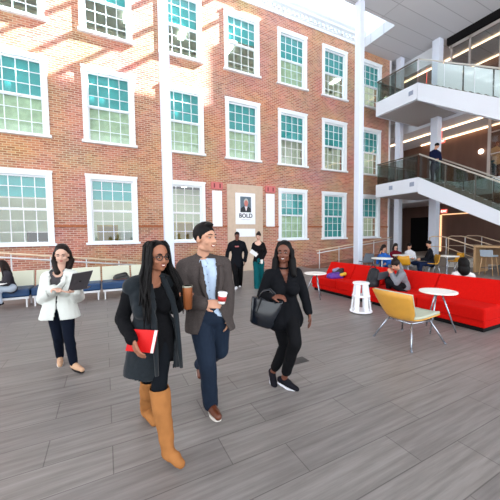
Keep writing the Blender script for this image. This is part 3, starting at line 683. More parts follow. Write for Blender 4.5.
def pants(P, off=.012, to=.97, flare=0, thigh=1.0, knee=None):
    mb = MB(); K = P.K; b = P.b; hc = mid(K['hipA'], K['hipB']); hl = (K['hipB']-K['hipA']).normalized()
    mb.cap(hc-hl*.05*b+P.up*.08, hc+hl*.05*b+P.up*.08, .088*b+off, None, 16); mb.cap(hc-hl*.06*b, hc+hl*.06*b, .098*b+off, None, 16)
    for s_ in 'AB':
        k, a = K['kn'+s_], K['an'+s_]; mb.cap(K['hip'+s_], k, .09*b*thigh+off, (knee or .056)*b+off+flare*.4, 16); e = k.lerp(a, to); mb.cap(k, e, (knee or .056)*b+off+flare*.4, .040*b+off+flare, 16)
        if not flare: mb.ell(k.lerp(a, .3)-P.f*.015, [.052*b+off]*3)
    return mb
def shoe(P, s_, m, sole=None, h=.07, L=1.0, w_=1.0, ground=True):
    K = P.K; a, t = K['an'+s_], K['to'+s_]; d = (t-a); hd = d.normalized(); side = hd.cross(Z3)
    side = side.normalized() if side.length > .05 else RT0; n = side.cross(hd).normalized()
    # sole plane passes under ankle by h
    heel = a-n*(h*.45)-hd*.03; toe = t+hd*.02
    mb = MB(); mb.cap(heel, a.lerp(t, .4)-n*.02, .036*w_, .038*w_); mb.cap(a.lerp(t, .4)-n*.02, toe-n*.005, .038*w_, .029*w_)
    mb.cap(a, heel, .036*w_, .036*w_); mb.cap(a+n*.0, a.lerp(t, .5), .034*w_, .03*w_)
    for q in (-1, 1): mb.cap(a.lerp(t, .55)+side*q*.012*w_-n*.012, toe-hd*.015+side*q*.008*w_-n*.006, .027*w_, .022*w_)
    me = remesh(mb, max(.006, P.vox), 2, Vector(P.rt['_org'])); o = link('shoe', me, m, P.rt, True)
    if sole:
        c0 = heel-n*.034*w_; c1 = toe-n*.026*w_; dd = (c1-c0).normalized(); sd = dd.cross(n).normalized(); nn = sd.cross(dd)
        if nn.dot(n) < 0: nn = -nn
        V = []; N = 20
        for zz in (-.012, .012):
            for k in range(N):
                an = 2*math.pi*k/N; ca, sa = math.cos(an), math.sin(an); cc = c0.lerp(c1, .5+.5*ca*1.0); wv = (.040 if ca > -.2 else .034)*w_
                V.append(cc+dd*(.018*ca)+sd*(wv*(abs(sa)**.6)*(1 if sa > 0 else -1))+nn*zz)
        Fc = [tuple(range(N-1, -1, -1)), tuple(range(N, 2*N))]+[(k, (k+1) % N, (k+1) % N+N, k+N) for k in range(N)]
        MB().add([v-Vector(P.rt['_org']) for v in V], Fc).build('sole', sole, o)
    return o


from mathutils.bvhtree import BVHTree
def lapel(P, o, name, m, rows, hc, th=.008):
    # rows: (height above hips, inner offset, outer offset) -> a strip of cloth lying on the garment
    org = Vector(P.rt['_org']); bv = BVHTree.FromPolygons([v.co for v in o.data.vertices], [tuple(f.vertices) for f in o.data.polygons])
    V = []
    for z, a, b_ in rows:
        for k in range(4):
            q = hc+P.l*(a+(b_-a)*k/3)+Z3*z+P.f*.6-org; h = bv.ray_cast(q, -P.f, .75)[0]
            if h is None: h = V[-1]+org-P.f*0 if V else q-P.f*.45; h = h-org if V else h
            V.append(h+org+P.f*(.006+.005*(k in (1, 2))))
    n = len(rows); Fq = [(i*4+k, i*4+k+1, i*4+k+5, i*4+k+4) for i in range(n-1) for k in range(3)]
    lo = MB().add(V, Fq).build(name, m, P.rt, True); md = lo.modifiers.new('s', 'SOLIDIFY'); md.thickness = th; md.offset = 1; return lo
# --- woman with locs
BLK = mat('black knit', (24, 25, 29), .85, var=.15, scale=40); CHAR = mat('charcoal blue felt', (50, 57, 63), .9, var=.12, scale=50, sheen=.1); LEG = mat('dark leggings', (22, 28, 36), .8)
SUEDE = mat('tan suede', (182, 134, 84), .9, var=.14, scale=9, bump=.1)
A = person('woman in glasses with long black locs, charcoal vest and tall tan boots', 2.2, dict(head=(158, 257, 0), neck=(152, 279, .03), shA=(132, 287, -.07), shB=(165, 283, .11), elA=(122, 319, -.08), wrA=(132.5, 340, -.22),
    elB=(175, 308, .12), wrB=(184, 303, .05), hipA=(147, 337, -.03), hipB=(162, 335, .05), knA=(150, 376, .14), anA=(146, 409, .34), toA=(154, 422, .22), knB=(159, 388, -.1), anB=(168, 450, -.20), toB=(181, 464, -.28)),
    'brown', .95, .98, (.72, -.69, -.02), 1.0, .006, hands=(dict(d=(.45, -.25, -.85), n=(.6, .5, 0), side=-1, curl=.35), dict(d=(.25, -.1, .45), n=(.2, -1, .1), side=-1, curl=.55, thumb=.1)), smile=True, female=True)
A.K['hipC'] = mid(A.K['hipA'], A.K['hipB'])
K = A.K
cloth(A, top(A, .010, .97, 1.0, 1.08, .12), BLK, 'sweater', cut=lambda p: (p-(K['neck']+A.f*.07-Z3*.01)).length < .058)
# long open vest
mb = MB(); torso(mb, K, .026, A.b, 1.0, sh=.95)
hc = A.K['hipC']; hl = (K['hipB']-K['hipA']).normalized()
for s_ in (-1, 1): mb.cap(hc+hl*s_*.07+Z3*.06, hc+hl*s_*.1-Z3*.30+LV(-.02, 0, 0), .115, .125, 16)
mb.cap(hc+Z3*.06, hc-Z3*.30, .125, .13, 16)
for s_ in 'AB': mb.cap(K['sh'+s_], K['sh'+s_].lerp(K['el'+s_], .12), .06, .062)
zlow = (hc-Z3*.27).z
def vcut(p):
    q = p-K['neck']; fx = (p-hc).dot(A.f); lx = (p-hc).dot(A.l)
    if p.z < zlow+.02*math.sin(lx*20): return True
    w_ = .072+.012*math.sin(p.z*9)
    return (fx > .0 and abs(lx-.035) < w_ and p.z < K['neck'].z+.02) or (q.length < .075)
cloth(A, mb, CHAR, 'vest', cut=vcut, solid=.008, wr=.010, sc=9, sm=14)
# shawl collar along the opening
for s_ in (-1, 1):
    pts = [K['neck']-A.f*.055+A.l*s_*.03+Z3*.03, K['neck']+A.l*s_*.07+Z3*.02+A.f*.02, K['neck']+A.l*s_*.095-Z3*.13+A.f*.115, hc+A.l*(.035+s_*.09)+Z3*.16+A.f*.12, hc+A.l*(.035+s_*.095)-Z3*.05+A.f*.145, hc+A.l*(.035+s_*.10)-Z3*.25+A.f*.165]
    o = MB().tube(pts, [.016, .024, .026, .022, .018, .014], 10).build('collar', CHAR, A.rt, True)
cloth(A, pants(A, .004, .3), LEG, 'leggings', wr=.003)
for s_ in 'BA':
    k, a, t = K['kn'+s_], K['an'+s_], K['to'+s_]; top_ = k.lerp(a, -.02 if s_ == 'B' else .12)
    mb = MB(); mb.cap(top_, top_.lerp(a, .35), .074, .070, 18); mb.cap(top_.lerp(a, .35), a, .070, .047, 18)
    d = (t-a).normalized(); hd = Vector((d.x, d.y, 0)).normalized(); heel = a-Z3*.03-hd*.015
    mb.cap(a, heel, .045, .038); mb.cap(heel, a.lerp(t, .6), .043, .041); mb.cap(a.lerp(t, .5), t, .042, .034); mb.cap(a, a.lerp(t, .55), .045, .034)
    zt = (top_.z+.0)
    org = Vector(A.rt['_org']); me = remesh(mb, .0075, 3, org); wrinkle(me, .008, 15, 3)
    bm = bmesh.new(); bm.from_mesh(me); bmesh.ops.delete(bm, geom=[f for f in bm.faces if (f.calc_center_median()+org).z > zt], context='FACES'); bm.to_mesh(me); bm.free()
    bo = link('boot', me, SUEDE, A.rt, True); md = bo.modifiers.new('s', 'SOLIDIFY'); md.thickness = .006; md.offset = -1
    hb = heel-Z3*.0; zf = max(.0, min(a.z, t.z)-.045)
    x = MB().cap(hb-hd*.005, hb-hd*.005-Z3*max(.02, hb.z-zf-.03), .028, .024, 12); x.V = [v-org for v in x.V]; x.build('boot_heel', mat('stacked heel', (120, 76, 40), .6), bo, True)
# glasses
GB = mat('black acetate', (20, 18, 20), .3)
g = MB(); H, s = A.H, A.hs
for q in (-1, 1):
    pts = [H(q*.033+.024*math.cos(t), .092-.006*abs(math.cos(t)+q*.3), .003+.020*math.sin(t), s) for t in [i*math.pi/8 for i in range(17)]]
    g.tube(pts, .0032, 8)
    g.tube([H(q*.057, .088, .008, s), H(q*.076, .04, .006, s), H(q*.078, -.01, -.002, s)], .0028, 6)
g.tube([H(-.009, .096, .008, s), H(0, .101, .010, s), H(.009, .096, .008, s)], .003, 6)
g.build('glasses', GB, A.rt, True)
# locs
mb = MB(); hair_cap(A, mb, .001, .036, .012)
hair(A, mb, HAIRB, 'hair')
rnd = random.Random(3); lx = MB()
for i in range(130):
    th = rnd.uniform(-1.0, 1.0)*math.pi*.80; # angle around head, 0 = back
    elev = rnd.uniform(.02, .10); rr = .080+rnd.uniform(0, .016)
    xx = math.sin(th)*rr; yy = -.02-math.cos(th)*rr*1.12
    if yy > .045: continue
    p0 = H(math.copysign(min(abs(xx), .03), xx)*.6, -.01, .117, s); p1 = H(xx, yy, elev, s); L = rnd.uniform(.22, .47)
    sx = 1 if xx > 0 else -1
    fr = max(0, math.sin(abs(th)))  # side strands fall over the chest
    out = A.ax[0]*sx*(.045*fr+.02)+A.ax[1]*(-.02 if abs(th) < 1.4 else .03)+A.f*(.035 if fr > .7 else -.07)*(1 if fr > .7 else 1)
    p2 = p1+(A.ax[0]*sx*.012*fr)-Z3*.13
    p3 = p2+out*.8-Z3*(L*.45); p4 = p3+out*.35+(A.f*.03 if fr > .7 else A.f*-.01)-Z3*(L*.45)+LV(rnd.uniform(-.02, .02), rnd.uniform(-.02, .02), 0)
    P_ = [p0, mid(p0, p1)+(p1-H(0, -.02, .02, s)).normalized()*.02, p1, p2, mid(p2, p3), p3, mid(p3, p4), p4]
    pts = []
    for a_, b_ in zip(P_[:-1], P_[1:]):
        for t in (0, .5): pts.append(a_.lerp(b_, t)+Vector((rnd.uniform(-.003, .003), rnd.uniform(-.003, .003), 0)))
    pts.append(p4); lx.tube(pts, [.0078]*(len(pts)-3)+[.007, .006, .003], 6)
lx.build('locs', HAIRB, A.rt, True)
# red folder
def slab_obj(name, label, cat, pts, th, m, edge=None, bevel=.002):
    # pts: four corners in order
    n = (pts[1]-pts[0]).cross(pts[3]-pts[0]).normalized(); c = sum(pts, Vector())/4
    rt = root(name, c, label, cat); V = [p+n*th/2 for p in pts]+[p-n*th/2 for p in pts]
    MB().add(V, [(0, 1, 2, 3), (7, 6, 5, 4), (0, 4, 5, 1), (1, 5, 6, 2), (2, 6, 7, 3), (3, 7, 4, 0)]).build('cover', m, rt, bevel=bevel)
    return rt, n, V
fd = [at(131, 329, 2.03), at(158, 330.5, 2.04), at(153.5, 353, 2.035), at(125.5, 350.5, 2.02)]
rt, n, V = slab_obj('folder', 'bright red folder held at the side of the woman with long locs', 'folder', fd, .012, mat('red board', (226, 16, 20), .45))
e0, e1 = fd[1], fd[2]; u = (fd[0]-fd[1]).normalized()
MB().add([e0+u*.022+n*.0075, e0+u*.002+n*.0075, e1+u*.002+n*.0075, e1+u*.022+n*.0075, e0+u*.022-n*.0075, e0+u*.002-n*.0075, e1+u*.002-n*.0075, e1+u*.022-n*.0075], [(0, 1, 2, 3), (7, 6, 5, 4), (0, 4, 5, 1), (1, 5, 6, 2), (2, 6, 7, 3), (3, 7, 4, 0)]).build('page_edge', mat('paper white', (240, 240, 240)), rt)
# cups
def cup(name, label, c, h, r0, r1, m, lid=None, sleeve=None, tilt=(0, 0, 1)):
    rt = root(name, c, label, 'cup'); t = Vector(tilt).normalized(); c = Vector(c)
    MB().tube([c, c+t*h*.02, c+t*h*.98, c+t*h], [r0*.9, r0, r1, r1*.98], 24).build('body', m, rt, True)
    if lid: MB().tube([c+t*h*.96, c+t*h*1.03, c+t*(h*1.03), c+t*h*1.1], [r1*1.08, r1*1.08, r1*.98, r1*.92], 24).build('lid', lid, rt, True)
    if sleeve: MB().tube([c+t*h*.25, c+t*h*.7], [r0+(r1-r0)*.25+.002, r0+(r1-r0)*.7+.002], 24).build('sleeve', sleeve, rt, True)
    return rt
cc = at(188, 309, 2.14)
rt = cup('tumbler', 'copper brown travel tumbler in the raised hand of the woman with glasses', cc, .170, .030, .037, mat('copper enamel', (168, 108, 62), .35, .4))
ct = cc+Z3*.166; MB().tube([ct, ct+Z3*.012, ct+Z3*.012, ct+Z3*.004], [.0385, .0385, .031, .030], 24).build('lid', mat('pale steel lid', (196, 194, 180), .3, .6), rt, True)

# --- man in the grey blazer
TWEED = mat('grey brown tweed', (98, 90, 88), .9, var=.2, scale=120); SHIRT = mat('pale blue shirt', (202, 216, 232), .75); NAVYT = mat('navy trousers', (46, 60, 80), .8, var=.08, scale=30)
B = person('man in grey tweed blazer and pale blue shirt holding a paper cup', 2.56, dict(head=(205.5, 238.5, 0), neck=(202, 260, .04), shA=(184.5, 268, -.03), shB=(222.5, 265, .08), elA=(184, 300, -.10), wrA=(203, 304, -.27),
    elB=(227, 292, .06), wrB=(227, 314, .02), hipA=(200, 316, 0), hipB=(218, 315, .04), knA=(207, 362, -.08), anA=(211, 404, .06), toA=(217.5, 415, -.10), knB=(220, 350, .12), anB=(200, 364, .62), toB=(200, 374, .55)),
    'tan', 1.06, 1.13, (.80, -.58, .03), 0, .0065, hands=(dict(d=(.92, -.2, .05), n=(.15, .8, -.3), side=-1, curl=.45), None), smile=True)
K = B.K
cloth(B, top(B, .010, .9, 0, 1.0, .0), SHIRT, 'shirt', wr=.004)
for s_ in (-1, 1):
    n0 = K['neck']; MB().tube([n0-B.f*.045+Z3*.035+B.l*s_*.02, n0+B.l*s_*.058+Z3*.028, n0+B.l*s_*.03+B.f*.068-Z3*.004, n0+B.l*s_*.038+B.f*.088-Z3*.035], [.012, .013, .011, .005], 8).build('shirt_collar', SHIRT, B.rt, True)
mb = top(B, .026, .96, 0, 1.08, .13, .01); hc = mid(K['hipA'], K['hipB']); sc = mid(K['shA'], K['shB'])
def jcut(p):
    lx = (p-hc).dot(B.l); fx = (p-mid(hc, sc)).dot(B.f)
    t = (p.z-hc.z)/(K['neck'].z-hc.z)
    if (p-K['neck']).length < .072 and p.z > K['neck'].z-.01: return True
    if t < .28: w_ = .03+(.28-t)*.22
    else: w_ = .028+(t-.28)*.055
    for e in 'AB':
        # leave the sleeves alone
        a_, b_ = K['el'+e], K['wr'+e]; tt = max(0, min(1, (p-a_).dot(b_-a_)/(b_-a_).length_squared)); rr = (p-a_.lerp(b_, tt)).length
        if rr < .075 and tt > 0: return tt > .97 and False
    return (fx > 0 and abs(lx-.012) < w_ and t < 1.05) or p.z < hc.z-.115
bz_ = cloth(B, mb, TWEED, 'blazer', cut=jcut, solid=.008, wr=.008, sc=10)
for s_ in (-1, 1):
    HN = K['neck'].z-hc.z; rows = []
    for j in range(8):
        t = .30+j*.085; w_ = .03+(t-.28)*.055; wid = [.006, .025, .04, .05, .058, .05, .04, .03][j]; rows.append((t*HN, .012+s_*(w_+.006), .012+s_*(w_+.006+wid)))
    lapel(B, bz_, 'lapel', TWEED, rows, hc)
for k in range(6): MB().ell((K['neck']+B.f*.118).lerp(hc+B.f*.11+Z3*.04, .12+k*.15)+B.l*.012, (.006, .006, .006)).build('shirt_button', mat('button', (160, 174, 196), .4), B.rt, True) if k < 5 else None
cloth(B, pants(B, .016, .985, .012), NAVYT, 'trousers', wr=.008, sc=10)
BRN = mat('brown leather', (124, 68, 38), .4, var=.1); WSOLE = mat('white sole', (226, 222, 216), .6)
shoe(B, 'A', BRN, WSOLE, .08, 1, 1.12); shoe(B, 'B', BRN, WSOLE, .08, 1, 1.12)
mb = MB(); hair_cap(B, mb, .0, .020, .012, (.078, .094, .088)); mb.ell(B.H(0, .045, .105, B.hs), (.045, .035, .022), B.ax); mb.ell(B.H(-.01, .0, .118, B.hs), (.05, .06, .02), B.ax)
for q in (-1, 1): mb.cap(B.H(q*.072, .012, .02, B.hs), B.H(q*.073, .012, -.004, B.hs), .010, .006)
hair(B, mb, HAIRB)
MB().tube([K['elA'].lerp(K['wrA'], .9)+Vector((math.cos(0), 0, 0))*0, K['elA'].lerp(K['wrA'], .99)], [.034, .034], 16).build('watch', mat('watch strap', (24, 22, 24), .4), B.rt, True)
c2 = at(221.5, 301, 2.25)-Z3*.02
cup('paper_cup', 'white lidded paper cup with red sleeve held by the man in the grey blazer', c2, .085, .027, .036, mat('paper cup white', (242, 242, 240), .6), mat('cup lid', (248, 248, 248), .35), mat('red cup sleeve', (200, 60, 60), .6), tilt=LV(.12, 0, 1))

# --- smiling woman in black with the handbag
C = person('smiling woman in black top and cropped black trousers carrying a handbag', 3.0, dict(head=(284, 252.5, 0), neck=(283, 270, .04), shA=(269.5, 275, 0), shB=(297, 273.5, .04), elA=(262, 296, -.04), wrA=(272, 297, -.2),
    elB=(304, 294, .02), wrB=(309, 313, -.04), hipA=(278, 313, 0), hipB=(291, 312, .02), knA=(285, 346, .08), anA=(272.5, 373, .14), toA=(275, 389, .02), knB=(295, 342, -.18), anB=(284, 379, .02), toB=(295, 387.5, -.04)),
    'deep', .97, .98, (-.28, -.95, -.02), 1.05, .0065, hands=(dict(d=(.8, -.3, .1), n=(0, .3, -1), side=-1, curl=.5), dict(d=(.12, -.1, -1), n=(-1, 0, 0), side=-1, curl=.3)), smile=True, female=True)
K = C.K; BT = mat('black jersey', (26, 28, 34), .85, var=.1, scale=30)
cloth(C, top(C, .010, .93, 1.05, 1.12, .08, .01), BT, 'top', cut=lambda p: (p-K['neck']).dot(C.f) > .0 and abs((p-K['neck']).dot(C.l)) < .042+((p.z-K['neck'].z)*.33) and p.z > K['neck'].z-.125, wr=.006)
MB().tube([K['neck']+C.l*.045*math.cos(t)+C.f*.05*math.sin(t)+Z3*(.028-.01*math.sin(t)) for t in [i*math.pi/6 for i in range(13)]], .016, 8).build('neckband', BT, C.rt, True)
cloth(C, pants(C, .010, .78, .004, .93), mat('black trousers', (28, 29, 33), .85), 'trousers', wr=.008, sc=10)
SNK = mat('black canvas', (34, 34, 44), .7); SWH = mat('sneaker white', (232, 232, 236), .6)
for e in 'AB':
    so = shoe(C, e, SNK, SWH, .07, 1, 1.05)
MB().tube([K['wrB']+LV(0, 0, .02), K['wrB']+LV(.003, 0, .005)], [.031, .031], 14).build('bracelet', mat('pale bracelet', (220, 190, 170), .4), C.rt, True)
mb = MB(); hair_cap(C, mb, .002, .032, .012); s = C.hs; H = C.H
for q, ln in ((-1, .14), (1, .22)):
    mb.cap(H(q*.05, .0, .095, s), H(q*.078, .0, .02, s), .024, .022); mb.cap(H(q*.078, .0, .03, s), H(q*.088, -.005, -.09, s), .022, .030); mb.cap(H(q*.088, .0, -.08, s), H(q*.115, .05, -.09-ln, s), .04, .028)
    mb.cap(H(q*.05, -.06, 0, s), H(q*.065, -.05, -.09-ln*.8, s), .055, .04)
mb.cap(H(0, -.07, 0, s), H(0, -.075, -.2, s), .06, .05)
hair(C, mb, HAIRB, sm=3)
# handbag
LEATH = mat('black glossy leather', (26, 34, 46), .22, spec=.6)
bc = at(264.5, 311.5, 2.86); rt = root('handbag', bc, 'dark glossy leather tote hanging from the forearm of the woman in black', 'bag')
bx, by = LV(.92, -.25, -.24).normalized(), LV(.25, .95, 0).normalized(); bz = bx.cross(by); bz = bz if bz.z > 0 else -bz
V = []
for j, (zz, hw, hd_) in enumerate(((-.145, .10, .055), (-.13, .12, .068), (.0, .14, .066), (.115, .16, .04), (.135, .16, .03))):
    for k in range(20):
        t = 2*math.pi*k/20; V.append(bc+bx*hw*math.copysign(abs(math.cos(t))**.5, math.cos(t))+by*hd_*math.copysign(abs(math.sin(t))**.6, math.sin(t))+bz*(zz+(.0 if j < 3 else .02*math.cos(t))))
Fc = [tuple(reversed(range(20))), tuple(80+k for k in range(20))]+[(j*20+k, j*20+(k+1) % 20, j*20+20+(k+1) % 20, j*20+20+k) for j in range(4) for k in range(20)]
MB().add(V, Fc).build('bag_body', LEATH, rt, True)
for q in (-1, 1):
    MB().tube([bc+by*q*.035+bz*.12-bx*.09, bc+by*q*.035+bz*.2-bx*.06, bc+by*q*.03+bz*.235, bc+by*q*.035+bz*.2+bx*.06, bc+by*q*.035+bz*.12+bx*.09], .008, 8).build('handle', LEATH, rt, True)
MB().bar(bc+by*-.05+bz*.14-bx*.06, bc+by*-.06-bz*.03-bx*.07, .03, .006).build('tag', mat('black tag', (16, 16, 18), .4), rt)

# --- woman with the laptop
D = person('woman with long dark hair in a white blazer walking with an open laptop', 3.53, dict(head=(62, 254.5, 0), neck=(59.5, 272, .03), shA=(48, 277.5, .0), shB=(72, 276, .06), elA=(43, 299, 0), wrA=(54, 289, -.22),
    elB=(78, 297, .04), wrB=(76, 291, -.2), hipA=(54, 307, .02), hipB=(66, 307, .03), knA=(58, 336, .05), anA=(60, 357, .22), toA=(60, 364, .05), knB=(69, 337, -.03), anB=(74, 364, -.02), toB=(81.5, 369, -.14)),
    'fair', .95, .98, (.38, -.85, -.24), 1.0, .008, hands=(dict(d=(.75, -.5, .05), n=(0, 0, -1), side=-1, curl=.3), dict(d=(-.6, -.5, .0), n=(0, 0, 1), side=-1, curl=.3)), female=True)
K = D.K; WB = mat('off white blazer', (226, 228, 224), .8, var=.03); GBL = mat('grey blouse', (104, 100, 104), .8)
cloth(D, top(D, .008, .5, 1.0, 1.0, 0), GBL, 'blouse', cut=lambda p: (p-(K['neck']+D.f*.06)).length < .06, wr=.003)
hc = mid(K['hipA'], K['hipB']); sc = mid(K['shA'], K['shB']); mb = top(D, .026, .93, 1.0, 1.2, .14, .03)
def dcut(p):
    lx = (p-hc).dot(D.l); fx = (p-mid(hc, sc)).dot(D.f); t = (p.z-hc.z)/(K['neck'].z-hc.z)
    if (p-K['neck']).length < .075 and t > .97: return True
    for e in 'AB':
        a_, b_ = K['el'+e], K['wr'+e]; tt = max(0, min(1, (p-a_).dot(b_-a_)/(b_-a_).length_squared))
        if tt > 0 and (p-a_.lerp(b_, tt)).length < .085: return False
    w_ = (.02+(t-.4)*.10) if t > .4 else (.006 if t > 0 else .012-t*.1)
    return (fx > 0 and abs(lx-.01) < w_) or p.z < hc.z-.13
bz_ = cloth(D, mb, WB, 'blazer', cut=dcut, solid=.008, wr=.008, sc=9)
for s_ in (-1, 1):
    HN = K['neck'].z-hc.z; rows = []
    for j in range(7):
        t = .42+j*.08; w_ = .022+(t-.4)*.10; wid = [.006, .02, .035, .045, .05, .04, .03][j]; rows.append((t*HN, .01+s_*(w_+.006), .01+s_*(w_+.006+wid)))
    lapel(D, bz_, 'lapel', WB, rows, hc)
cloth(D, pants(D, .010, .93), mat('navy trousers slim', (22, 32, 52), .8), 'trousers', wr=.004)
BEI = mat('beige suede', (214, 184, 158), .8)
shoe(D, 'A', BEI, WSOLE, .06, 1, .95); shoe(D, 'B', BEI, mat('dark sole', (60, 52, 50), .7), .06, 1, .95)
mb = MB(); hair_cap(D, mb, .002, .032, .012); H, s = D.H, D.hs
for q in (-1, 1):
    mb.cap(H(q*.045, .0, .098, s), H(q*.080, -.01, .01, s), .018, .018); mb.cap(H(q*.080, -.012, .02, s), H(q*.096, -.03, -.10, s), .02, .028)
    p = H(q*.096, -.03, -.09, s); mb.cap(p, p-Z3*.14+LV(.05*q-.0, -.02, 0), .034, .038); mb.cap(H(q*.04, -.06, 0, s), H(q*.05, -.05, -.18, s), .06, .05)
hair(D, mb, HAIRD, sm=3)
# laptop
l0 = at(68, 290.5, 3.26); l1 = at(86.5, 288.5, 3.33); tp0 = at(72.5, 274, 3.10); tp1 = at(93, 270.5, 3.17)
GREYL = mat('space grey aluminium', (120, 116, 122), .4, .5)
rt = root('laptop', l0, 'open dark grey laptop on the forearm of the woman in the white blazer', 'laptop')
n = (l1-l0).cross(tp0-l0).normalized()*.004
V = [l0+n, l1+n, tp1+n, tp0+n, l0-n, l1-n, tp1-n, tp0-n]; Fq = [(0, 1, 2, 3), (7, 6, 5, 4), (0, 4, 5, 1), (1, 5, 6, 2), (2, 6, 7, 3), (3, 7, 4, 0)]
MB().add(V, Fq).build('screen_lid', GREYL, rt)
bd = (LV(-.3, .95, -.05)).normalized()*.21; n2 = Z3*.006
MB().add([l0+n2, l1+n2, l1+bd+n2, l0+bd+n2, l0-n2, l1-n2, l1+bd-n2, l0+bd-n2], Fq).build('keyboard_base', GREYL, rt)
lc = (l0+l1+tp0+tp1)/4; sgn = -1 if n.dot(FH) > 0 else 1
uu = (l1-l0).normalized(); vv = (tp0-l0).normalized()
MB().ell(lc+n*sgn*1.1, (.013, .0015, .014), (uu, n.normalized(), vv)).build('lid_mark', mat('mark black', (20, 20, 24), .3), rt, True)

# --- far standing pair
E_ = person('man in black sweatshirt and black trousers walking by the portrait panel', 8.82, dict(head=(237, 235.6, 0), neck=(237, 241.2, .03), shA=(230.8, 244, 0), shB=(243.3, 243.8, 0), elA=(227.5, 252.5, 0), wrA=(226.6, 260, -.1),
    elB=(246.2, 252.5, .05), wrB=(245, 261.5, -.1), hipA=(233.8, 263, 0), hipB=(240, 263, 0), knA=(235.5, 275, -.15), anA=(236.5, 286.5, -.05), toA=(235.6, 288.6, -.25), knB=(240.5, 275.5, .1), anB=(240, 285.5, .35), toB=(240, 287, .2)),
    'deep', 1.1, 1.0, (0, -1, 0), 0, .014)
cloth(E_, top(E_, .016, .95, 0, 1.1, .06), mat('black sweatshirt', (24, 28, 36), .8), 'sweatshirt', wr=.006)
K = E_.K; MB().box(-.05, .05, -.003, .003, -.02, .02).V
ch = mid(K['shA'], K['shB'])-Z3*.08+E_.f*.125; MB().obox(ch, (RT0, FH, Z3), (.06, .006, .02)).build('chest_print', mat('print', (190, 120, 120), .6), E_.rt)
cloth(E_, pants(E_, .014, .96, .01), mat('black pants', (22, 22, 26), .8), 'trousers', wr=.004)
for e in 'AB': shoe(E_, e, SWH, None, .07, 1, 1.15)
hair(E_, hair_cap(E_, MB(), -.002, .016, .008), HAIRB, vox=.012)
F_ = person('woman in black cardigan and wide teal trousers looking at a sheet of paper', 8.78, dict(head=(258.4, 236.3, 0), neck=(258, 241.8, .03), shA=(254, 244.5, 0), shB=(263, 244.3, 0), elA=(252.3, 251.5, 0), wrA=(255.5, 253.5, -.25),
    elB=(265.5, 252, 0), wrB=(262.3, 259.5, -.15), hipA=(255.8, 262, 0), hipB=(261.2, 262, 0), knA=(256.6, 275, -.05), anA=(257.3, 288.5, -.05), toA=(256.5, 290.8, -.2), knB=(261.2, 275, .1), anB=(261, 287, .2), toB=(261, 288.5, .05)),
    'fair', .95, .98, (-.3, -.9, -.25), 1.0, .014, female=True)
cloth(F_, top(F_, .012, .9, 1.0, 1.1), mat('black cardigan', (30, 28, 32), .85), 'cardigan', cut=lambda p: (p-(F_.K['neck']+F_.f*.06-Z3*.03)).length < .10, wr=.004)
cloth(F_, pants(F_, .016, .97, .045), mat('teal trousers', (14, 110, 116), .8), 'trousers', wr=.012, sc=12)
for e in 'AB': shoe(F_, e, SNK, None, .06, 1, 1)
mb = hair_cap(F_, MB(), 0, .022, .012); mb.ell(F_.H(0, -.07, .1, 1), [.045]*3); hair(F_, mb, HAIRD, vox=.012)
pc = F_.K['wrA']+LV(-.05, -.1, .02); rt = root('paper_sheet', pc, 'white sheet held by the woman in teal trousers', 'paper')
MB().obox(pc, (LV(.8, 0, -.6), LV(.3, 1, .4), LV(.6, -.3, .8)), (.12, .004, .06)).build('sheet', mat('paper white', (240, 240, 240)), rt)
cup('paper_cup', 'small white cup in the lowered hand of the woman in teal trousers', F_.K['wrB']+LV(-.02, -.08, -.12), .12, .03, .04, mat('paper cup white', (242, 242, 240)))

# --- seated people: knees and feet given like the rest
def seated(label, dist, J, skin, topm, panm, hairm, look, long_=False, b=1.0, vox=.014, female=False, hood=False, gz_=0):
    P = person(label, dist, J, skin, b, 1.0, look, 1.0 if female else 0, vox, female=female, gz_=gz_)
    cloth(P, top(P, .016, .93, 1.0 if female else 0, 1.15, .02), topm, 'top', wr=.006)
    cloth(P, pants(P, .014, .95), panm, 'trousers', wr=.004)
    for e in 'AB': shoe(P, e, SNK, None, .06, 1, 1)
    mb = hair_cap(P, MB(), .004, .02, .014); H = P.H
    if long_:
        for q in (-1, 1): mb.cap(H(q*.06, -.02, .02), H(q*.085, -.02, -.12), .035, .04); mb.cap(H(q*.085, -.02, -.12), H(q*.09, .0, -.24), .04, .03)
        mb.cap(H(0, -.07, 0), H(0, -.08, -.24), .065, .06)
    hair(P, mb, hairm, vox=.012)
    return P
BLUEJ = mat('bright blue jacket', (56, 120, 190), .7, var=.5, scale=12); MARO = mat('maroon knit', (126, 24, 48), .85); WHT = mat('white hoodie', (226, 226, 230), .8); DEN = mat('dark denim', (36, 52, 88), .8)
GREYH = mat('grey hoodie', (152, 154, 160), .85, var=.08, scale=20); BLK2 = mat('black coat', (22, 24, 34), .8)
seated('seated reader in dark cardigan and pale trousers on the blue bench', 6.55, dict(head=(1.5, 266, 0), neck=(5, 272, .02), shA=(6, 274.5, .16), shB=(8.5, 275, -.16), elA=(5, 283, .2), wrA=(-3, 283.5, .1), elB=(8, 283.5, -.2), wrB=(-1, 284, -.15),
    hipA=(10, 287.5, .1), hipB=(11.5, 288, -.08), knA=(-6, 286.5, .05), anA=(-6, 302, .05), toA=(-12, 304, 0), knB=(-3, 289, -.2), anB=(0, 303, -.22), toB=(-5, 305, -.3)), 'tan', mat('dark grey cardigan', (74, 70, 78), .85), mat('pale trousers', (198, 206, 216), .8), HAIRD, (-.85, -.4, -.25), True, .95, .010, True)
q = at(0, 284, 6.3); rt = root('paper_sheet', q, 'open white papers on the lap of the seated reader', 'paper'); MB().obox(q, (LV(1, 0, .1), LV(0, 1, .1), Z3), (.16, .11, .006)).build('sheet', mat('paper white', (240, 240, 240)), rt)
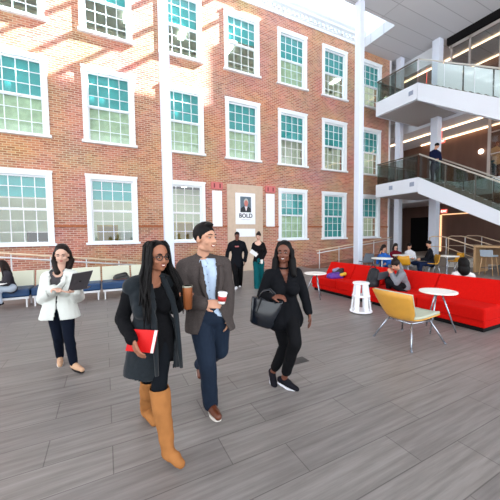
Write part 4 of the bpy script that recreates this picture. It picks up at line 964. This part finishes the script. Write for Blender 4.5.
HB = seated('boy in grey hoodie sitting sideways on the red sofa holding his face', 6.3, dict(head=(395.5, 265, 0), neck=(400.5, 270.5, .02), shA=(400, 274, .17), shB=(402.5, 275, -.17), elA=(394, 281, .2), wrA=(392, 273, .12), elB=(396, 283, -.2), wrB=(391.5, 274.5, -.1),
    hipA=(403.5, 286, .1), hipB=(404.5, 286.5, -.06), knA=(388, 279.5, .1), anA=(389, 290, .08), toA=(385, 291.5, .0), knB=(389, 282, -.14), anB=(401, 290, -.22), toB=(406, 291.5, -.28)), 'tan', GREYH, mat('black jeans', (30, 32, 38), .8), HAIRD, (-.85, -.35, -.45), False, 1.05, .010)
mb = MB(); mb.cap(HB.H(.06, -.06, -.10), HB.H(-.06, -.06, -.10), .05); mb.cap(HB.H(0, -.10, -.10), HB.H(0, -.09, -.03), .055); cloth(HB, mb, GREYH, 'hood', wr=.003)
seated('girl in bright blue jacket with her hand raised to her face', 11.3, dict(head=(384, 247.8, 0), neck=(383.5, 253.5, .03), shA=(379, 256.5, 0), shB=(388.5, 256.5, 0), elA=(377.5, 263, -.1), wrA=(380, 254, -.25), elB=(390, 263, -.1), wrB=(386, 264, -.3),
    hipA=(381, 268.5, 0), hipB=(386.5, 268.5, 0), knA=(380.5, 268, -.42), anA=(380.5, 276, -.4), toA=(380, 277, -.55), knB=(387, 268, -.42), anB=(387, 276, -.4), toB=(387, 277, -.55)), 'tan', BLUEJ, DEN, HAIRD, (.5, -.8, -.3), True, .95, .014, True)
seated('girl in maroon knit top sitting at the far cafe table', 12.4, dict(head=(395.7, 246.2, 0), neck=(395.5, 251, .03), shA=(391.5, 253.2, 0), shB=(399.8, 253.2, 0), elA=(390.5, 259, -.1), wrA=(394, 257, -.28), elB=(401, 259, -.1), wrB=(397, 257, -.28),
    hipA=(393.5, 264.5, 0), hipB=(398, 264.5, 0), knA=(393, 264, -.42), anA=(393, 272, -.4), toA=(393, 273, -.5), knB=(398.5, 264, -.42), anB=(398.5, 272, -.4), toB=(398.5, 273, -.5)), 'fair', MARO, DEN, HAIRD, (0, -.9, -.3), True, .95, .014, True)
seated('person in white top and dark jeans leaning back at the cafe table', 12.6, dict(head=(409.5, 246, 0), neck=(409.5, 250.5, .02), shA=(406.5, 252.5, .08), shB=(413.5, 253, -.08), elA=(406, 258, .05), wrA=(411, 258.5, -.2), elB=(415, 258.5, -.1), wrB=(413, 258.5, -.28),
    hipA=(408, 263, .05), hipB=(412, 263.5, -.05), knA=(418, 262.5, -.3), anA=(419, 271, -.3), toA=(422, 272, -.35), knB=(420, 263, -.4), anB=(421, 271.5, -.42), toB=(424, 272, -.45)), 'tan', WHT, DEN, HAIRB, (.3, -.85, -.3), False, 1.0, .014)
seated('man in black coat sitting in profile on a mustard chair', 10.9, dict(head=(428.6, 244, 0), neck=(429.8, 249, .02), shA=(429, 252, .17), shB=(431, 252, -.17), elA=(425.5, 259, .2), wrA=(420.5, 259, .15), elB=(427.5, 259.5, -.2), wrB=(421, 259.5, -.15),
    hipA=(431, 264, .09), hipB=(431.5, 264, -.09), knA=(420, 263.5, .1), anA=(420, 274.5, .1), toA=(415.5, 275.5, .1), knB=(420.5, 264, -.1), anB=(419.5, 275, -.1), toB=(415, 276, -.1)), 'tan', BLK2, DEN, HAIRB, (-.9, -.3, -.2), False, 1.05, .014)
ottp = at(463, 290, 6.0)
rt = root('ottoman', (ottp.x, ottp.y, 0), 'low grey ottoman hidden behind the red sofa back under the dark haired person', 'ottoman'); MB().cyl((ottp.x, ottp.y), .28, .03, .43, 28).build('cushion', mat('grey felt', (110, 112, 118), .9), rt, bevel=.03); MB().cyl((ottp.x, ottp.y), .22, 0, .03, 20).build('base', DARK, rt)
MH = seated('person with dark hair and white shirt seen from behind the red sofa back', 6.0, dict(head=(462.5, 263.5, 0), neck=(463, 272, -.02), shA=(471.5, 276, .05), shB=(455, 275, .0), elA=(475, 287, .1), wrA=(470, 289, .3), elB=(452, 286, .1), wrB=(456, 289, .3),
    hipA=(467, 293, .0), hipB=(459, 293, .0), knA=(468, 292, .4), anA=(468, 308, .42), toA=(468, 309, .55), knB=(459, 292, .4), anB=(459, 308, .42), toB=(459, 309, .55)), 'tan', mat('white shirt', (228, 226, 226), .8), DEN, HAIRB, (.15, .95, -.05), False, .95, .010, True)
mb = MB(); mb.ell(MH.H(0, -.045, .0), (.105, .10, .13), MH.ax); mb.ell(MH.H(0, -.05, -.12), (.12, .09, .14), MH.ax); hair(MH, mb, HAIRB, 'long_hair')
# people on the upper levels
def standing(label, dist, J, skin, topm, panm, hairm, look, gz_):
    P = person(label, dist, J, skin, 1.05, 1.0, look, 0, .016, gz_=gz_)
    cloth(P, top(P, .02, .95, 0, 1.15, .08), topm, 'top', wr=.006); cloth(P, pants(P, .014, .95), panm, 'trousers', wr=.004)
    for e in 'AB': shoe(P, e, SNK, None, .06, 1, 1)
    hair(P, hair_cap(P, MB(), .003), hairm, vox=.014); return P
standing('man in dark blue jacket at the top of the lower flight, bent over his phone', 13.3, dict(head=(437, 146, -.05), neck=(435.3, 150.3, 0), shA=(431.3, 152.6, .05), shB=(438.8, 152.8, -.05), elA=(430.8, 159.5, 0), wrA=(435, 160, -.28), elB=(440.5, 159.5, -.1), wrB=(438.5, 159.5, -.3),
    hipA=(432.5, 166.5, 0), hipB=(437, 166.5, 0), knA=(432.5, 176, -.03), anA=(432.5, 185.2, 0), toA=(432, 187, -.15), knB=(437.3, 176, -.03), anB=(437.3, 185.4, 0), toB=(438, 187.2, -.15)), 'tan', mat('dark blue jacket', (24, 36, 74), .8), mat('black jeans', (30, 32, 38)), HAIRB, (.5, -.7, -.45), 3.98)
standing('person in cream shirt and black trousers behind the glass of the middle storey', 15.4, dict(head=(497.5, 143.5, 0), neck=(496.5, 147.3, .02), shA=(492.5, 149.5, 0), shB=(500, 149.5, 0), elA=(491.3, 155, -.1), wrA=(496, 152.5, -.3), elB=(502, 155, -.1), wrB=(499, 152.5, -.3),
    hipA=(493.6, 161.5, 0), hipB=(498, 161.5, 0), knA=(493.6, 170.5, 0), anA=(493.6, 179.8, 0), toA=(493, 181.2, -.15), knB=(498, 170.5, 0), anB=(498, 179.8, 0), toB=(498.5, 181.2, -.15)), 'tan', mat('cream shirt', (222, 200, 160), .8), mat('black jeans', (30, 32, 38)), mat('auburn hair', (150, 74, 40), .6), (-.6, -.7, -.2), 4.2)

# ------------------------------------------------------------------ loose things
def lump(name, label, cat, parts, m, vox=.012, org=None, wr=.01):
    rt = root(name, org, label, cat)
    for nm, mb, mm in parts:
        me = remesh(mb, vox, 3, Vector(org)); wrinkle(me, wr, 14, 2); link(nm, me, mm, rt, True)
    return rt
o = Vector((6.0, 6.1, .41)); p = lambda u, v, d: at(u, v, d)
p = lambda u, v, d: at(u, v, d-.1)
b1 = MB().cap(p(330, 276.5, 8.12), p(338, 274.5, 8.22), .10, .09).cap(p(331, 277, 8.0), p(341, 276.8, 8.05), .07, .07)
b2 = MB().cap(p(335, 272.5, 8.25), p(342, 270.5, 8.3), .09, .08).cap(p(341, 272, 8.2), p(343, 275.5, 8.1), .07, .06)
b3 = MB().cap(p(341.5, 275, 8.0), p(345, 274, 8.0), .05, .05)
b4 = MB().cap(p(334, 270.5, 8.2), p(338, 269, 8.3), .05, .05)
lump('jacket', 'crumpled purple and black jacket on the far end of the red sofa', 'jacket', [('outer', b1, mat('purple nylon', (120, 64, 176), .5, var=.3)), ('lining', b2, mat('black nylon', (34, 32, 44), .5)), ('yellow_panel', b3, mat('yellow nylon', (222, 190, 60), .5)), ('grey_panel', b4, mat('lilac grey nylon', (170, 172, 196), .5))], None, org=p(336, 280, 8.1))
p = lambda u, v, d: at(u, v, d-.08)
mb = MB().cap(p(372, 284, 6.75), p(373.5, 272, 6.85), .15, .11).cap(p(374, 284, 6.7), p(375.5, 272, 6.8), .12, .09)
rt = lump('backpack', 'black backpack slumped on the red sofa next to the hooded boy', 'backpack', [('bag_body', mb, mat('black nylon', (34, 32, 44)))], None, org=p(373, 287, 6.75))
MB().tube([p(370, 268, 6.75), p(373, 264.5, 6.8), p(376, 268, 6.78)], .012, 8).build('grab_handle', mat('black nylon', (34, 32, 44)), rt, True)
MB().tube([p(367.5, 284, 6.6), p(369, 276, 6.62), p(371.5, 270, 6.66)], .016, 8).build('strap', mat('black nylon', (34, 32, 44)), rt, True)
q = p(383.5, 275.5, 6.45); rt = root('tablet', q, 'grey tablet cover leaning between the black backpack and the hooded boy', 'tablet')
MB().obox(q, (LV(1, .2, .12), LV(-.2, .9, .3), LV(0, -.3, 1)), (.13, .008, .09)).build('cover', mat('grey cover', (104, 106, 114), .5), rt, bevel=.004)
q = at(121, 280.5, 8.0)
mb = MB().cap(q+Vector((-.12, 0, .07)), q+Vector((.14, 0, .07)), .085, .09).cap(q+Vector((-.1, 0, .1)), q+Vector((.1, 0, .15)), .085, .085)
me2 = MB().cap(q+Vector((-.16, -.03, .035)), q+Vector((.12, -.05, .035)), .05, .05)
rt = lump('shoulder_bag', 'black and brown bag left on the blue bench behind the woman with locs', 'bag', [('bag_body', mb, mat('black leather bag', (30, 28, 30), .35)), ('brown_base', me2, mat('brown leather bag', (110, 66, 44), .5))], None, org=q, wr=.004)
